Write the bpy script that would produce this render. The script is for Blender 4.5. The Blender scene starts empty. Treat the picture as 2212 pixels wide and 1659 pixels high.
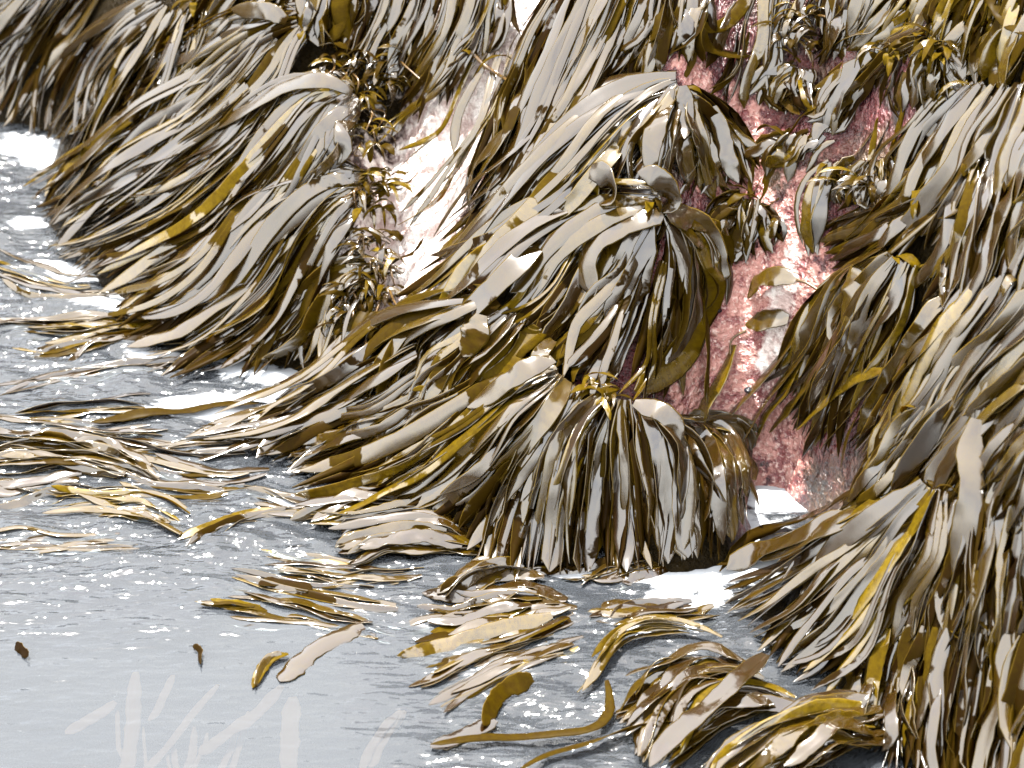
import bpy, math, random
import numpy as np
from mathutils import Vector

R = math.radians
SC = bpy.context.scene
COL = SC.collection
rng = np.random.default_rng(7)
random.seed(7)

# ------------------------------------------------------------------ camera
CAM = np.array([0.0, -7.7, 4.9])
PITCH = R(31.0)
HFOV = R(25.0)
W, H = 2212.0, 1659.0
cd = bpy.data.cameras.new('camera')
cam = bpy.data.objects.new('camera', cd)
COL.objects.link(cam)
cam.location = CAM
cam.rotation_euler = (R(90) - PITCH, 0, 0)
cd.sensor_width = 36
cd.angle = HFOV
cd.clip_start = 0.1
cd.clip_end = 5000
cd.dof.use_dof = True
cd.dof.focus_distance = 8.5
cd.dof.aperture_fstop = 2.4
SC.camera = cam

# ------------------------------------------------------------------ sky, sun, exposure
SUN_EL, SUN_AZ = R(71), R(-32)          # azimuth from +Y towards +X
world = bpy.data.worlds.new("World")
SC.world = world
world.use_nodes = True
nt = world.node_tree
for n in list(nt.nodes):
    nt.nodes.remove(n)


def N(t, kind, **kw):
    n = t.nodes.new(kind)
    for k, v in kw.items():
        if k.startswith('i_'):
            n.inputs[k[2:].replace('_', ' ')].default_value = v
        else:
            setattr(n, k, v)
    return n


sky = N(nt, 'ShaderNodeTexSky', sky_type='NISHITA', sun_disc=False, sun_elevation=SUN_EL, sun_rotation=SUN_AZ,
        air_density=1.0, dust_density=2.5, ozone_density=1.0)
tc = N(nt, 'ShaderNodeTexCoord')
mp = N(nt, 'ShaderNodeMapping')
mp.inputs['Scale'].default_value = (1, 1, 2.2)
no = N(nt, 'ShaderNodeTexNoise')
no.inputs['Scale'].default_value = 2.3
no.inputs['Detail'].default_value = 5
rp = N(nt, 'ShaderNodeMapRange')
rp.inputs['From Min'].default_value = 0.36
rp.inputs['From Max'].default_value = 0.62
rp.inputs['To Min'].default_value = 0.62
rp.inputs['To Max'].default_value = 1.0
mx = N(nt, 'ShaderNodeMixRGB')
mx.inputs['Color2'].default_value = (5.1, 5.0, 4.75, 1)
bg = N(nt, 'ShaderNodeBackground')
bg.inputs['Strength'].default_value = 0.1
wo = N(nt, 'ShaderNodeOutputWorld')
L = nt.links.new
L(tc.outputs['Generated'], mp.inputs['Vector'])
L(mp.outputs['Vector'], no.inputs['Vector'])
L(no.outputs['Fac'], rp.inputs['Value'])
L(rp.outputs['Result'], mx.inputs['Fac'])
L(sky.outputs['Color'], mx.inputs['Color1'])
L(mx.outputs['Color'], bg.inputs['Color'])
L(bg.outputs['Background'], wo.inputs['Surface'])

sl = bpy.data.lights.new('sun', 'SUN')
sl.energy = 2.0
sl.angle = R(0.6)
sl.color = (1.0, 0.96, 0.9)
so = bpy.data.objects.new('sun', sl)
COL.objects.link(so)
sdir = Vector((math.sin(SUN_AZ) * math.cos(SUN_EL), math.cos(SUN_AZ) * math.cos(SUN_EL), math.sin(SUN_EL)))
so.rotation_euler = sdir.to_track_quat('Z', 'Y').to_euler()
so.location = sdir * 20
SC.view_settings.view_transform = 'Standard'
SC.view_settings.look = 'None'
SC.view_settings.gamma = 1
SC.view_settings.use_curve_mapping = False
SC.view_settings.exposure = 3.32
SC.render.engine = 'CYCLES'
SC.cycles.max_bounces = 5
SC.cycles.diffuse_bounces = 2
SC.cycles.glossy_bounces = 3
SC.cycles.transmission_bounces = 3
SC.cycles.transparent_max_bounces = 6
SC.cycles.sample_clamp_indirect = 8
SC.cycles.caustics_reflective = False
SC.cycles.caustics_refractive = False


# ------------------------------------------------------------------ helpers: noise, rays, height field
_perm = rng.permutation(512)


def _h(ix, iy, s):
    return _perm[(_perm[(ix + s * 37) % 512] + iy) % 512] / 511.0


def vnoise(x, y, s=0):
    ix = np.floor(x).astype(int)
    iy = np.floor(y).astype(int)
    fx = x - ix
    fy = y - iy
    fx = fx * fx * fx * (fx * (fx * 6 - 15) + 10)
    fy = fy * fy * fy * (fy * (fy * 6 - 15) + 10)
    a = _h(ix, iy, s); b = _h(ix + 1, iy, s); c = _h(ix, iy + 1, s); d = _h(ix + 1, iy + 1, s)
    return (a * (1 - fx) + b * fx) * (1 - fy) + (c * (1 - fx) + d * fx) * fy - 0.5


def fbm(x, y, o=4, s=0, g=0.5):
    r = 0
    a = 1.0
    for k in range(o):
        r = r + a * vnoise(x * 2 ** k + 13.7 * k, y * 2 ** k - 7.1 * k, s + k)
        a *= g
    return r


FW = np.array([0, math.cos(PITCH), -math.sin(PITCH)])
UP = np.array([0, math.sin(PITCH), math.cos(PITCH)])
RT = np.array([1.0, 0, 0])
TH = math.tan(HFOV / 2)


def ray(px, py):
    """direction of the sight line through a point of the photograph (2212 x 1659 scale)"""
    a = (np.asarray(px, float) - W / 2) / (W / 2) * TH
    b = (H / 2 - np.asarray(py, float)) / (W / 2) * TH
    d = FW + a[..., None] * RT + b[..., None] * UP
    return d


def on_level(px, py, z):
    d = ray(np.array(px, float), np.array(py, float))
    t = (z - CAM[2]) / d[..., 2]
    return CAM + d * t[..., None]


# heights of the shore, read from the photograph
CP = '''0 280 0;130 315 0;85 450 0;110 545 0;180 595 0;235 660 0;330 745 0;480 800 0;640 795 .02;540 900 0;420 955 0;540 965 0;630 1070 0;850 1100 0;1000 1190 0;
1100 1205 0;1300 1195 0;1500 1150 0;1560 1100 -.07;1640 1080 -.03;1600 1140 -.1;1500 1170 -.12;1540 1090 .02;1570 1050 .04;1300 1245 -.15;1100 1250 -.12;1000 1215 -.08;1750 1100 .02;1650 1160 0;1540 1230 0;1500 1280 0;1590 1340 0;1700 1430 0;1850 1530 0;1900 1659 0;
1100 1010 .32;1250 1010 .37;1400 1010 .37;1530 1000 .33;1250 1110 .19;1400 1100 .2;
1350 890 .52;1200 880 .5;1480 930 .46;1580 980 .3;1350 800 .52;1400 700 .66;1430 440 1.08;1330 450 1.04;1400 560 .93;1380 640 .76;1470 180 1.42;1350 200 1.3;1450 300 1.26;1450 380 1.08;1520 550 .85;1500 700 .6;1470 820 .46;
1600 300 1.17;1620 450 .96;1600 600 .74;1600 750 .5;1550 850 .36;1650 900 .28;1700 1000 .13;1580 900 .28;
1080 130 1.2;980 220 1.02;900 350 .8;880 450 .65;880 560 .5;870 640 .42;
740 190 1.05;600 300 .78;400 400 .42;300 500 .22;760 400 .76;600 480 .52;450 600 .27;760 580 .48;680 700 .22;850 300 .78;820 520 .5;800 700 .3;
620 50 1.18;450 120 .9;300 200 .58;200 300 .33;150 370 .14;350 20 .92;200 60 .62;150 200 .3;0 100 .33;0 0 .55;
1000 0 1.4;900 100 1.15;800 150 1.02;1250 0 1.6;1150 150 1.34;1100 350 1.03;1000 500 .75;950 600 .6;1200 300 1.17;1200 500 .9;
1000 660 .66;900 760 .43;800 830 .26;700 880 .12;1100 750 .58;1200 640 .72;1150 800 .52;1050 880 .4;950 980 .22;850 1050 .07;
1450 0 1.68;1650 0 1.62;1600 150 1.4;1850 0 1.75;1900 100 1.62;1850 250 1.36;1750 170 1.46;1750 300 1.2;2000 100 1.74;2000 300 1.45;1900 350 1.28;1800 450 1.06;1750 560 .88;1720 650 .72;1650 700 .6;
1900 540 1.05;1850 700 .84;1780 850 .52;1750 950 .3;1800 1050 .2;1860 1000 .45;2000 700 1.1;2000 900 .85;1950 1040 .64;1800 1150 .34;1700 1220 .12;2050 1100 .7;2000 1300 .42;1850 1350 .17;1950 1500 .08;2100 1350 .5;2212 1500 .4;2100 1600 .18;2212 1659 .28;
2212 1200 .8;2212 800 1.2;2212 400 1.6;2212 0 2.0;2100 200 1.65;2130 600 1.3;2060 620 1.2;
300 900 -.25;100 700 -.25;0 450 -.2;200 1150 -.4;700 1250 -.3;1200 1350 -.22;1500 1500 -.15;1400 1659 -.25;1000 1500 -.45;500 1500 -.6;0 1300 -.6;0 1659 -.7;1350 1270 -.12;1600 1500 -.1;700 1000 -.1;350 820 -.12;450 1100 -.25;1750 1600 -.08'''
cp = np.array([[float(v) for v in q.split()] for q in CP.replace('\n', '').split(';')])
cpw = on_level(cp[:, 0], cp[:, 1], cp[:, 2])
ext = np.array([[-4.5, 5.5, .9], [-6, 3, .2], [-6, 8, 2.2], [-3, 8, 3.2], [0, 8, 4.0], [3, 8, 4.4], [5, 5, 3.0], [5, 2, 2.6], [5, -1, 2.0],  # unseen shore; its rear raised so the water mirrors a dark slope
                [4.5, -3, 1.2], [4, -5, .6], [3, -6, -.2], [0, -5, -.9], [-3, -5, -1.0], [-6, -2, -1.0], [-6, -5, -1.2], [2.2, -3.4, .05]])
cpw = np.vstack([cpw, ext])


def tps(r):
    return np.where(r > 1e-9, r * r * np.log(np.maximum(r, 1e-9)), 0)


n_ = len(cpw)
A = np.zeros((n_ + 3, n_ + 3))
A[:n_, :n_] = tps(np.linalg.norm(cpw[:, None, :2] - cpw[None, :, :2], axis=2)) + np.eye(n_) * 0.004
A[:n_, n_] = 1
A[:n_, n_ + 1:] = cpw[:, :2]
A[n_:, :n_] = A[:n_, n_:].T
sol = np.linalg.solve(A, np.concatenate([cpw[:, 2], np.zeros(3)]))
GX = np.arange(-5, 5.001, 0.04)
GY = np.arange(-5, 8.001, 0.04)
XX, YY = np.meshgrid(GX, GY)
flat = np.stack([XX.ravel(), YY.ravel()], 1)
HS = np.zeros(len(flat))
for i in range(0, len(flat), 8000):
    f = flat[i:i + 8000]
    HS[i:i + 8000] = tps(np.linalg.norm(f[:, None] - cpw[None, :, :2], axis=2)) @ sol[:n_] + sol[n_] + f @ sol[n_ + 1:]
HS = np.clip(HS, -1.4, 5).reshape(XX.shape)     # the smooth shore


def bil(G, x, y):
    fx = np.clip((x - GX[0]) / 0.04, 0, len(GX) - 1.001)
    fy = np.clip((y - GY[0]) / 0.04, 0, len(GY) - 1.001)
    ix = fx.astype(int); iy = fy.astype(int)
    fx = fx - ix; fy = fy - iy
    return (G[iy, ix] * (1 - fx) + G[iy, ix + 1] * fx) * (1 - fy) + (G[iy + 1, ix] * (1 - fx) + G[iy + 1, ix + 1] * fx) * fy


SURF = np.maximum(HS, 0.004)
gy_, gx_ = np.gradient(SURF, 0.04)
k_ = np.ones(5) / 5
sm = lambda g: np.apply_along_axis(lambda m: np.convolve(m, k_, 'same'), 0, np.apply_along_axis(lambda m: np.convolve(m, k_, 'same'), 1, g))
gx_, gy_ = sm(gx_), sm(gy_)


def surf(x, y): return bil(SURF, x, y)


def snorm(x, y):
    n = np.stack([-bil(gx_, x, y), -bil(gy_, x, y), np.ones_like(x)], -1)
    return n / np.linalg.norm(n, axis=-1, keepdims=True)


def hit(px, py, off):
    """where the sight line meets the shore raised by off; arrays of any shape"""
    px = np.asarray(px, float); py = np.asarray(py, float)
    sh = px.shape
    d = ray(px.ravel(), py.ravel())
    off = np.broadcast_to(off, sh).ravel()
    ts = np.linspace(5.0, 15.5, 170)
    res = np.full(len(d), 15.5)
    for i in range(0, len(d), 20000):
        dd = d[i:i + 20000]
        P = CAM + dd[:, None, :] * ts[None, :, None]
        g = P[..., 2] - surf(P[..., 0], P[..., 1]) - off[i:i + 20000, None]
        neg = g < 0
        k = np.argmax(neg, 1)
        k = np.where(neg.any(1), np.maximum(k, 1), len(ts) - 1)
        r = np.arange(len(dd))
        g0 = g[r, k - 1]; g1 = g[r, k]
        q = np.clip(g0 / (g0 - g1 + 1e-12), 0, 1)
        res[i:i + 20000] = ts[k - 1] + (ts[k] - ts[k - 1]) * q
    return (CAM + d * res[:, None]).reshape(sh + (3,))


# ------------------------------------------------------------------ materials
def new_mat(name):
    m = bpy.data.materials.new(name)
    m.use_nodes = True
    t = m.node_tree
    for n in list(t.nodes):
        t.nodes.remove(n)
    return m, t


def math_n(t, op, a, b=None, clamp=False):
    n = N(t, 'ShaderNodeMath', operation=op, use_clamp=clamp)
    for i, v in enumerate((a, b)):
        if v is None:
            continue
        if isinstance(v, (int, float)):
            n.inputs[i].default_value = v
        else:
            t.links.new(v, n.inputs[i])
    return n.outputs[0]


def maprange(t, v, a, b, c=0.0, d=1.0, smooth=False):
    n = N(t, 'ShaderNodeMapRange')
    if smooth:
        n.interpolation_type = 'SMOOTHSTEP'
    t.links.new(v, n.inputs['Value'])
    for k, x in zip(('From Min', 'From Max', 'To Min', 'To Max'), (a, b, c, d)):
        n.inputs[k].default_value = x
    return n.outputs['Result']


def ramp(t, v, stops):
    n = N(t, 'ShaderNodeValToRGB')
    e = n.color_ramp.elements
    e[0].position, e[0].color = stops[0][0], (*stops[0][1], 1)
    e[1].position, e[1].color = stops[-1][0], (*stops[-1][1], 1)
    for p, c in stops[1:-1]:
        x = e.new(p); x.color = (*c, 1)
    t.links.new(v, n.inputs['Fac'])
    return n.outputs['Color']


def noise(t, vec, scale, detail=3, rough=0.5, dist=0.0):
    n = N(t, 'ShaderNodeTexNoise')
    n.inputs['Scale'].default_value = scale
    n.inputs['Detail'].default_value = detail
    n.inputs['Roughness'].default_value = rough
    n.inputs['Distortion'].default_value = dist
    if vec is not None:
        t.links.new(vec, n.inputs['Vector'])
    return n.outputs['Fac']


def attr(t, name):
    return N(t, 'ShaderNodeAttribute', attribute_name=name).outputs['Fac']


def mix(t, f, a, b, kind='MIX'):
    n = N(t, 'ShaderNodeMixRGB', blend_type=kind)
    for i, v in enumerate((f, a, b)):
        if isinstance(v, (int, float)):
            n.inputs[i].default_value = v
        elif isinstance(v, tuple):
            n.inputs[i].default_value = (*v, 1)
        else:
            t.links.new(v, n.inputs[i])
    return n.outputs[0]


def kelp_material(name, sheen_bias=0.0, pale=0.0, gloss=0.16):
    m, t = new_mat(name)
    lk = t.links.new
    u, v, tint, seed = attr(t, 'u'), attr(t, 'v'), attr(t, 'tint'), attr(t, 'seed')
    geo = N(t, 'ShaderNodeNewGeometry')
    comb = N(t, 'ShaderNodeCombineXYZ')
    lk(math_n(t, 'MULTIPLY', u, 0.05), comb.inputs[0])
    lk(v, comb.inputs[1])
    lk(math_n(t, 'MULTIPLY', seed, 9.0), comb.inputs[2])
    vec = comb.outputs[0]
    fine = noise(t, vec, 14, 4, 0.6)
    mott = noise(t, vec, 45, 4, 0.65)
    base = ramp(t, tint, [(0, (0.010, 0.005, 0.001)), (0.35, (0.026, 0.0145, 0.0008)), (0.7, (0.054, 0.033, 0.001)), (0.88, (0.095, 0.060, 0.002)), (1, (0.15, 0.10, 0.004))])
    base = mix(t, maprange(t, mott, 0.35, 0.7), base, mix(t, 0.6, base, (0.02, 0.008, 0.002)))
    if pale:
        base = mix(t, pale, base, (0.25, 0.16, 0.11))
    # thin pale margin of the blade
    e = math_n(t, 'ABSOLUTE', math_n(t, 'SUBTRACT', u, 0.5))
    rim = maprange(t, e, 0.45, 0.5)
    base = mix(t, math_n(t, 'MULTIPLY', rim, 0.75), base, (0.15, 0.10, 0.015))
    # sheen: reflected skyline put into the gloss as coherent patches with ragged borders
    big = noise(t, geo.outputs['Position'], 2.2, 2, 0.5)
    sheen = math_n(t, 'ADD', math_n(t, 'MULTIPLY', big, 1.25), math_n(t, 'MULTIPLY', noise(t, vec, 2.1, 6, 0.6), 1.45))
    sheen = math_n(t, 'ADD', sheen, math_n(t, 'MULTIPLY', seed, 0.24))
    sheen = math_n(t, 'SUBTRACT', sheen, math_n(t, 'MULTIPLY', tint, 0.25))
    wet = maprange(t, sheen, 1.20 - sheen_bias, 1.222 - sheen_bias)
    wet = math_n(t, 'MULTIPLY', wet, maprange(t, e, 0.5, 0.455))
    p = N(t, 'ShaderNodeBsdfPrincipled')
    lk(base, p.inputs['Base Color'])
    lk(maprange(t, wet, 0, 1, 0.38, gloss), p.inputs['Roughness'])
    lk(maprange(t, wet, 0, 1, 0.025, 0.88), p.inputs['Specular IOR Level'])
    p.inputs['IOR'].default_value = 1.62
    bmp = N(t, 'ShaderNodeBump')
    bmp.inputs['Strength'].default_value = 0.12
    bmp.inputs['Distance'].default_value = 0.004
    lk(math_n(t, 'ADD', fine, math_n(t, 'MULTIPLY', mott, 0.3)), bmp.inputs['Height'])
    lk(bmp.outputs['Normal'], p.inputs['Normal'])
    tr = N(t, 'ShaderNodeBsdfTranslucent')
    lk(mix(t, 1.0, base, (2.6, 2.2, 0.35), 'MULTIPLY'), tr.inputs['Color'])
    add = N(t, 'ShaderNodeMixShader')
    add.inputs[0].default_value = 0.3
    lk(p.outputs[0], add.inputs[1])
    lk(tr.outputs[0], add.inputs[2])
    # the sheen keeps its full strength inside its patches
    lk(maprange(t, wet, 0, 1, 0.42, 0.06), add.inputs[0])
    o = N(t, 'ShaderNodeOutputMaterial')
    lk(add.outputs[0], o.inputs['Surface'])
    return m


M_KELP = kelp_material('wet_kelp', sheen_bias=0.02)
M_FLOAT = kelp_material('floating_kelp', sheen_bias=0.02, gloss=0.09)
M_GOLD = kelp_material('matte_kelp', sheen_bias=-0.25)
M_SUNK = kelp_material('submerged_kelp', sheen_bias=-1.0, pale=0.9)


def stipe_material():
    m, t = new_mat('stipe')
    p = N(t, 'ShaderNodeBsdfPrincipled')
    t.links.new(ramp(t, noise(t, None, 9, 3), [(0.3, (0.03, 0.015, 0.005)), (0.7, (0.10, 0.055, 0.012))]), p.inputs['Base Color'])
    p.inputs['Roughness'].default_value = 0.25
    o = N(t, 'ShaderNodeOutputMaterial')
    t.links.new(p.outputs[0], o.inputs['Surface'])
    return m


M_STIPE = stipe_material()


def rock_material():
    m, t = new_mat('wet_pink_rock')
    lk = t.links.new
    geo = N(t, 'ShaderNodeNewGeometry')
    P = geo.outputs['Position']
    a = noise(t, P, 2.2, 5, 0.6)
    b = noise(t, P, 14, 5, 0.65)
    c = noise(t, P, 60, 4, 0.6)
    pink = ramp(t, b, [(0.3, (0.022, 0.003, 0.004)), (0.5, (0.085, 0.014, 0.017)), (0.7, (0.17, 0.045, 0.042))])
    tan = ramp(t, b, [(0.3, (0.035, 0.015, 0.008)), (0.7, (0.12, 0.07, 0.04))])
    col = mix(t, maprange(t, a, 0.5, 0.62), pink, tan)
    col = mix(t, maprange(t, c, 0.60, 0.70, 0, 0.5), col, (0.22, 0.11, 0.09))
    dark = maprange(t, noise(t, P, 5, 4, 0.6), 0.56, 0.64, 0, 0.8)
    col = mix(t, dark, col, (0.02, 0.018, 0.014))
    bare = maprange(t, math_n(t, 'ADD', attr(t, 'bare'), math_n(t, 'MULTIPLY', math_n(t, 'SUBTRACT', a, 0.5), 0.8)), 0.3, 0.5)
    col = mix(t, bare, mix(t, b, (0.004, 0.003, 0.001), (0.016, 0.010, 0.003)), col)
    glint_pink = mix(t, maprange(t, b, 0.44, 0.53), (0.17, 0.04, 0.04), (0.40, 0.18, 0.15))  # pink slab with sun glint painted in as lighter tones
    glint_pink = mix(t, maprange(t, c, 0.52, 0.7), glint_pink, (0.6, 0.42, 0.37))
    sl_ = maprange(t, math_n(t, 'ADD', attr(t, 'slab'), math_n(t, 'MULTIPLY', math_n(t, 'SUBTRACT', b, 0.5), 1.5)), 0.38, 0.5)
    col = mix(t, sl_, col, glint_pink)
    pale = maprange(t, math_n(t, 'ADD', attr(t, 'pale'), math_n(t, 'MULTIPLY', math_n(t, 'SUBTRACT', b, 0.5), 1.4)), 0.25, 0.5)  # sun glare painted into the rock colour as a white band
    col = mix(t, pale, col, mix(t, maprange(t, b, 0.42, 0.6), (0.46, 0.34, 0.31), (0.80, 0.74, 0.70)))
    p = N(t, 'ShaderNodeBsdfPrincipled')
    lk(col, p.inputs['Base Color'])
    lk(maprange(t, b, 0.3, 0.7, 0.12, 0.26), p.inputs['Roughness'])
    lk(maprange(t, bare, 0, 1, 0.05, 0.9), p.inputs['Specular IOR Level'])
    bm = N(t, 'ShaderNodeBump')
    bm.inputs['Strength'].default_value = 1.0
    bm.inputs['Distance'].default_value = 0.035
    vo = N(t, 'ShaderNodeTexVoronoi')
    vo.inputs['Scale'].default_value = 38
    lk(P, vo.inputs['Vector'])
    hh = math_n(t, 'ADD', b, math_n(t, 'ADD', math_n(t, 'MULTIPLY', c, 0.5), math_n(t, 'MULTIPLY', vo.outputs['Distance'], 0.35)))
    lk(hh, bm.inputs['Height'])
    lk(bm.outputs['Normal'], p.inputs['Normal'])
    o = N(t, 'ShaderNodeOutputMaterial')
    lk(p.outputs[0], o.inputs['Surface'])
    return m


def water_material():
    m, t = new_mat('sea_water')
    lk = t.links.new
    geo = N(t, 'ShaderNodeNewGeometry')
    mpn = N(t, 'ShaderNodeMapping')
    mpn.inputs['Rotation'].default_value = (0, 0, R(-14))
    mpn.inputs['Scale'].default_value = (0.6, 1.7, 1)
    lk(geo.outputs['Position'], mpn.inputs['Vector'])
    P = mpn.outputs['Vector']
    chop = attr(t, 'chop')
    n1 = noise(t, P, 7, 2, 0.5, 0.8)
    n2 = noise(t, P, 26, 2, 0.5, 0.6)

    def crests(scale, width, gate, off, lean):
        """short wavelets that lean with the surge: gentle on the near side, steep on the far side"""
        v = N(t, 'ShaderNodeVectorMath', operation='ADD')
        lk(P, v.inputs[0])
        v.inputs[1].default_value = (off, off * 1.7, 0)

        def rdg(vec):
            a = math_n(t, 'ABSOLUTE', math_n(t, 'SUBTRACT', noise(t, vec, scale, 1.5, 0.5, 0.5), 0.5))
            return maprange(t, a, 0.0, width, 1.0, 0.0, smooth=True)
        r0 = rdg(v.outputs[0])
        cx = N(t, 'ShaderNodeCombineXYZ')
        lk(math_n(t, 'MULTIPLY', r0, -lean), cx.inputs[1])
        v2 = N(t, 'ShaderNodeVectorMath', operation='ADD')
        lk(v.outputs[0], v2.inputs[0]); lk(cx.outputs[0], v2.inputs[1])
        return math_n(t, 'MULTIPLY', rdg(v2.outputs[0]), maprange(t, noise(t, v.outputs[0], scale * 0.9, 2, 0.5), gate, gate + 0.12))
    hh = math_n(t, 'ADD', math_n(t, 'MULTIPLY', n1, 0.009), math_n(t, 'MULTIPLY', n2, 0.0008))
    hh = math_n(t, 'ADD', hh, math_n(t, 'MULTIPLY', crests(7.0, 0.30, 0.44, 0.0, 0.020), 0.0062))
    hh = math_n(t, 'ADD', hh, math_n(t, 'MULTIPLY', crests(14.0, 0.30, 0.46, 4.0, 0.010), 0.0028))
    hh = math_n(t, 'MULTIPLY', hh, maprange(t, chop, 0, 0.7, 0.22, 1.0))
    bm = N(t, 'ShaderNodeBump')
    bm.inputs['Distance'].default_value = 1.0
    bm.inputs['Strength'].default_value = 1.0
    lk(hh, bm.inputs['Height'])
    fr = N(t, 'ShaderNodeFresnel')
    fr.inputs['IOR'].default_value = 1.5
    lk(bm.outputs['Normal'], fr.inputs['Normal'])
    gl = N(t, 'ShaderNodeBsdfGlossy')
    gl.inputs['Roughness'].default_value = 0.075
    lk(bm.outputs['Normal'], gl.inputs['Normal'])
    tr = N(t, 'ShaderNodeBsdfTransparent')
    tr.inputs['Color'].default_value = (0.78, 0.86, 0.88, 1)
    df = N(t, 'ShaderNodeBsdfDiffuse')
    df.inputs['Color'].default_value = (0.060, 0.067, 0.077, 1)
    body = N(t, 'ShaderNodeMixShader')
    lk(maprange(t, chop, 0, 1, 0.6, 0.42), body.inputs[0])
    lk(tr.outputs[0], body.inputs[1])
    lk(df.outputs[0], body.inputs[2])
    ms = N(t, 'ShaderNodeMixShader')
    lk(fr.outputs[0], ms.inputs[0])
    lk(body.outputs[0], ms.inputs[1])
    lk(gl.outputs[0], ms.inputs[2])
    # white wash by the rocks; sun glints on the water painted white too
    fo = math_n(t, 'ADD', attr(t, 'foam_glint'), math_n(t, 'MULTIPLY', math_n(t, 'SUBTRACT', noise(t, P, 11, 6, 0.7, 1.0), 0.5), 1.25))
    foam_glint = maprange(t, fo, 0.48, 0.7)
    fd = N(t, 'ShaderNodeBsdfDiffuse')
    fd.inputs['Color'].default_value = (0.4, 0.42, 0.45, 1)
    ms2 = N(t, 'ShaderNodeMixShader')
    lk(foam_glint, ms2.inputs[0])
    lk(ms.outputs[0], ms2.inputs[1])
    lk(fd.outputs[0], ms2.inputs[2])
    o = N(t, 'ShaderNodeOutputMaterial')
    lk(ms2.outputs[0], o.inputs['Surface'])
    return m


# ------------------------------------------------------------------ mesh building
def mesh_from(name, verts, quads, mat, attrs=None, smooth=True):
    me = bpy.data.meshes.new(name)
    verts = np.ascontiguousarray(verts, np.float32)
    quads = np.ascontiguousarray(quads, np.int32)
    me.vertices.add(len(verts))
    me.vertices.foreach_set('co', verts.ravel())
    me.loops.add(quads.size)
    me.loops.foreach_set('vertex_index', quads.ravel())
    me.polygons.add(len(quads))
    me.polygons.foreach_set('loop_start', np.arange(0, quads.size, quads.shape[1], dtype=np.int32))
    me.polygons.foreach_set('use_smooth', np.full(len(quads), smooth))
    me.materials.append(mat)
    for k, a in (attrs or {}).items():
        at = me.attributes.new(k, 'FLOAT', 'POINT')
        at.data.foreach_set('value', np.ascontiguousarray(a, np.float32))
    me.update(calc_edges=True)
    return me


def link(name, me, parent=None):
    o = bpy.data.objects.new(name, me)
    COL.objects.link(o)
    if parent is not None:
        o.parent = parent
    return o


def grid_mesh(name, xs, ys, zf, mat, attrs=None):
    X, Y = np.meshgrid(xs, ys)
    x, y = X.ravel(), Y.ravel()
    v = np.stack([x, y, zf(x, y)], 1)
    nx, ny = len(xs), len(ys)
    i = np.arange(nx * ny).reshape(ny, nx)
    q = np.stack([i[:-1, :-1], i[:-1, 1:], i[1:, 1:], i[1:, :-1]], -1).reshape(-1, 4)
    return mesh_from(name, v, q, mat, {k: f(x, y) for k, f in (attrs or {}).items()})


def sst(x, a, b):
    t = np.clip((x - a) / (b - a), 0, 1)
    return t * t * (3 - 2 * t)


def blobs(pts):
    """soft patches given as (px, py, radius m, stretch) at sea or shore level"""
    P = [(hit(np.array([a]), np.array([b]), 0.0)[0], r, s, an) for a, b, r, s, an in pts]

    def f(x, y):
        v = np.zeros_like(x)
        for p, r, s, an in P:
            dx, dy = x - p[0], y - p[1]
            c, q = math.cos(an), math.sin(an)
            a, b = (dx * c + dy * q) / (r * s), (-dx * q + dy * c) / r
            v = np.maximum(v, np.exp(-(a * a + b * b)) * 1.05)
        return v
    return f


# ---- the shore rock: one sheet, running on below the sea
def rock_z(x, y):
    h = bil(HS, x, y)
    d = np.maximum(np.maximum(np.abs(x) - 4.9, 0), np.maximum(np.maximum(y - 7.9, -4.9 - y), 0))
    rough = 0.10 * fbm(x * 1.9, y * 1.9, 3, 3) + 0.07 * np.abs(fbm(x * 5, y * 5, 3, 9)) - 0.02 + 0.03 * fbm(x * 14, y * 14, 3, 5) + 0.03 * (0.3 - np.abs(fbm(x * 7, y * 7, 2, 44)))
    land = h - 0.055 + rough * (0.3 + 0.7 * sst(h, -0.05, 0.25))
    return np.maximum(land - 0.12 * d * (h < 0.2), -1.6)


glare_f = blobs([(1060, 160, .2, 1.6, 1.0), (1010, 220, .26, 1.6, 1.0), (930, 320, .28, 1.7, 1.1), (920, 420, .26, 1.5, .9), (890, 520, .24, 1.4, 1.0), (1680, 690, .05, 1.7, 1.0)])
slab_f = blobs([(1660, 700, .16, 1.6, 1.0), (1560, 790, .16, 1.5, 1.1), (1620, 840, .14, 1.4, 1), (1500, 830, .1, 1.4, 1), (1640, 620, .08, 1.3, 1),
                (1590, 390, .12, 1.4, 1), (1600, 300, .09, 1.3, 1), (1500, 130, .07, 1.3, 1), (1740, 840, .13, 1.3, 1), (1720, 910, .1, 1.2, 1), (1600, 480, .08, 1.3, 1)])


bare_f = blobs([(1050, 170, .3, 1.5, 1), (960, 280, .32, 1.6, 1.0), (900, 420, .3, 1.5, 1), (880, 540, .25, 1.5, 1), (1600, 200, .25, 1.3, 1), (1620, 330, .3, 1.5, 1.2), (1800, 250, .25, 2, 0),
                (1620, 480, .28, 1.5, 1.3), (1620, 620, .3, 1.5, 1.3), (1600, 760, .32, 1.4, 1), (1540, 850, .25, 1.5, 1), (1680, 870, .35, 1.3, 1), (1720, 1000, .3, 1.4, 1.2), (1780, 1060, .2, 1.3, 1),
                (1900, 280, .22, 1.4, 0), (1850, 420, .2, 1.4, 0), (1720, 580, .2, 1.3, 1), (1330, 800, .1, 1.5, 0), (1500, 120, .15, 1.3, 1), (1820, 130, .15, 1.5, 0)])


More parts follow.
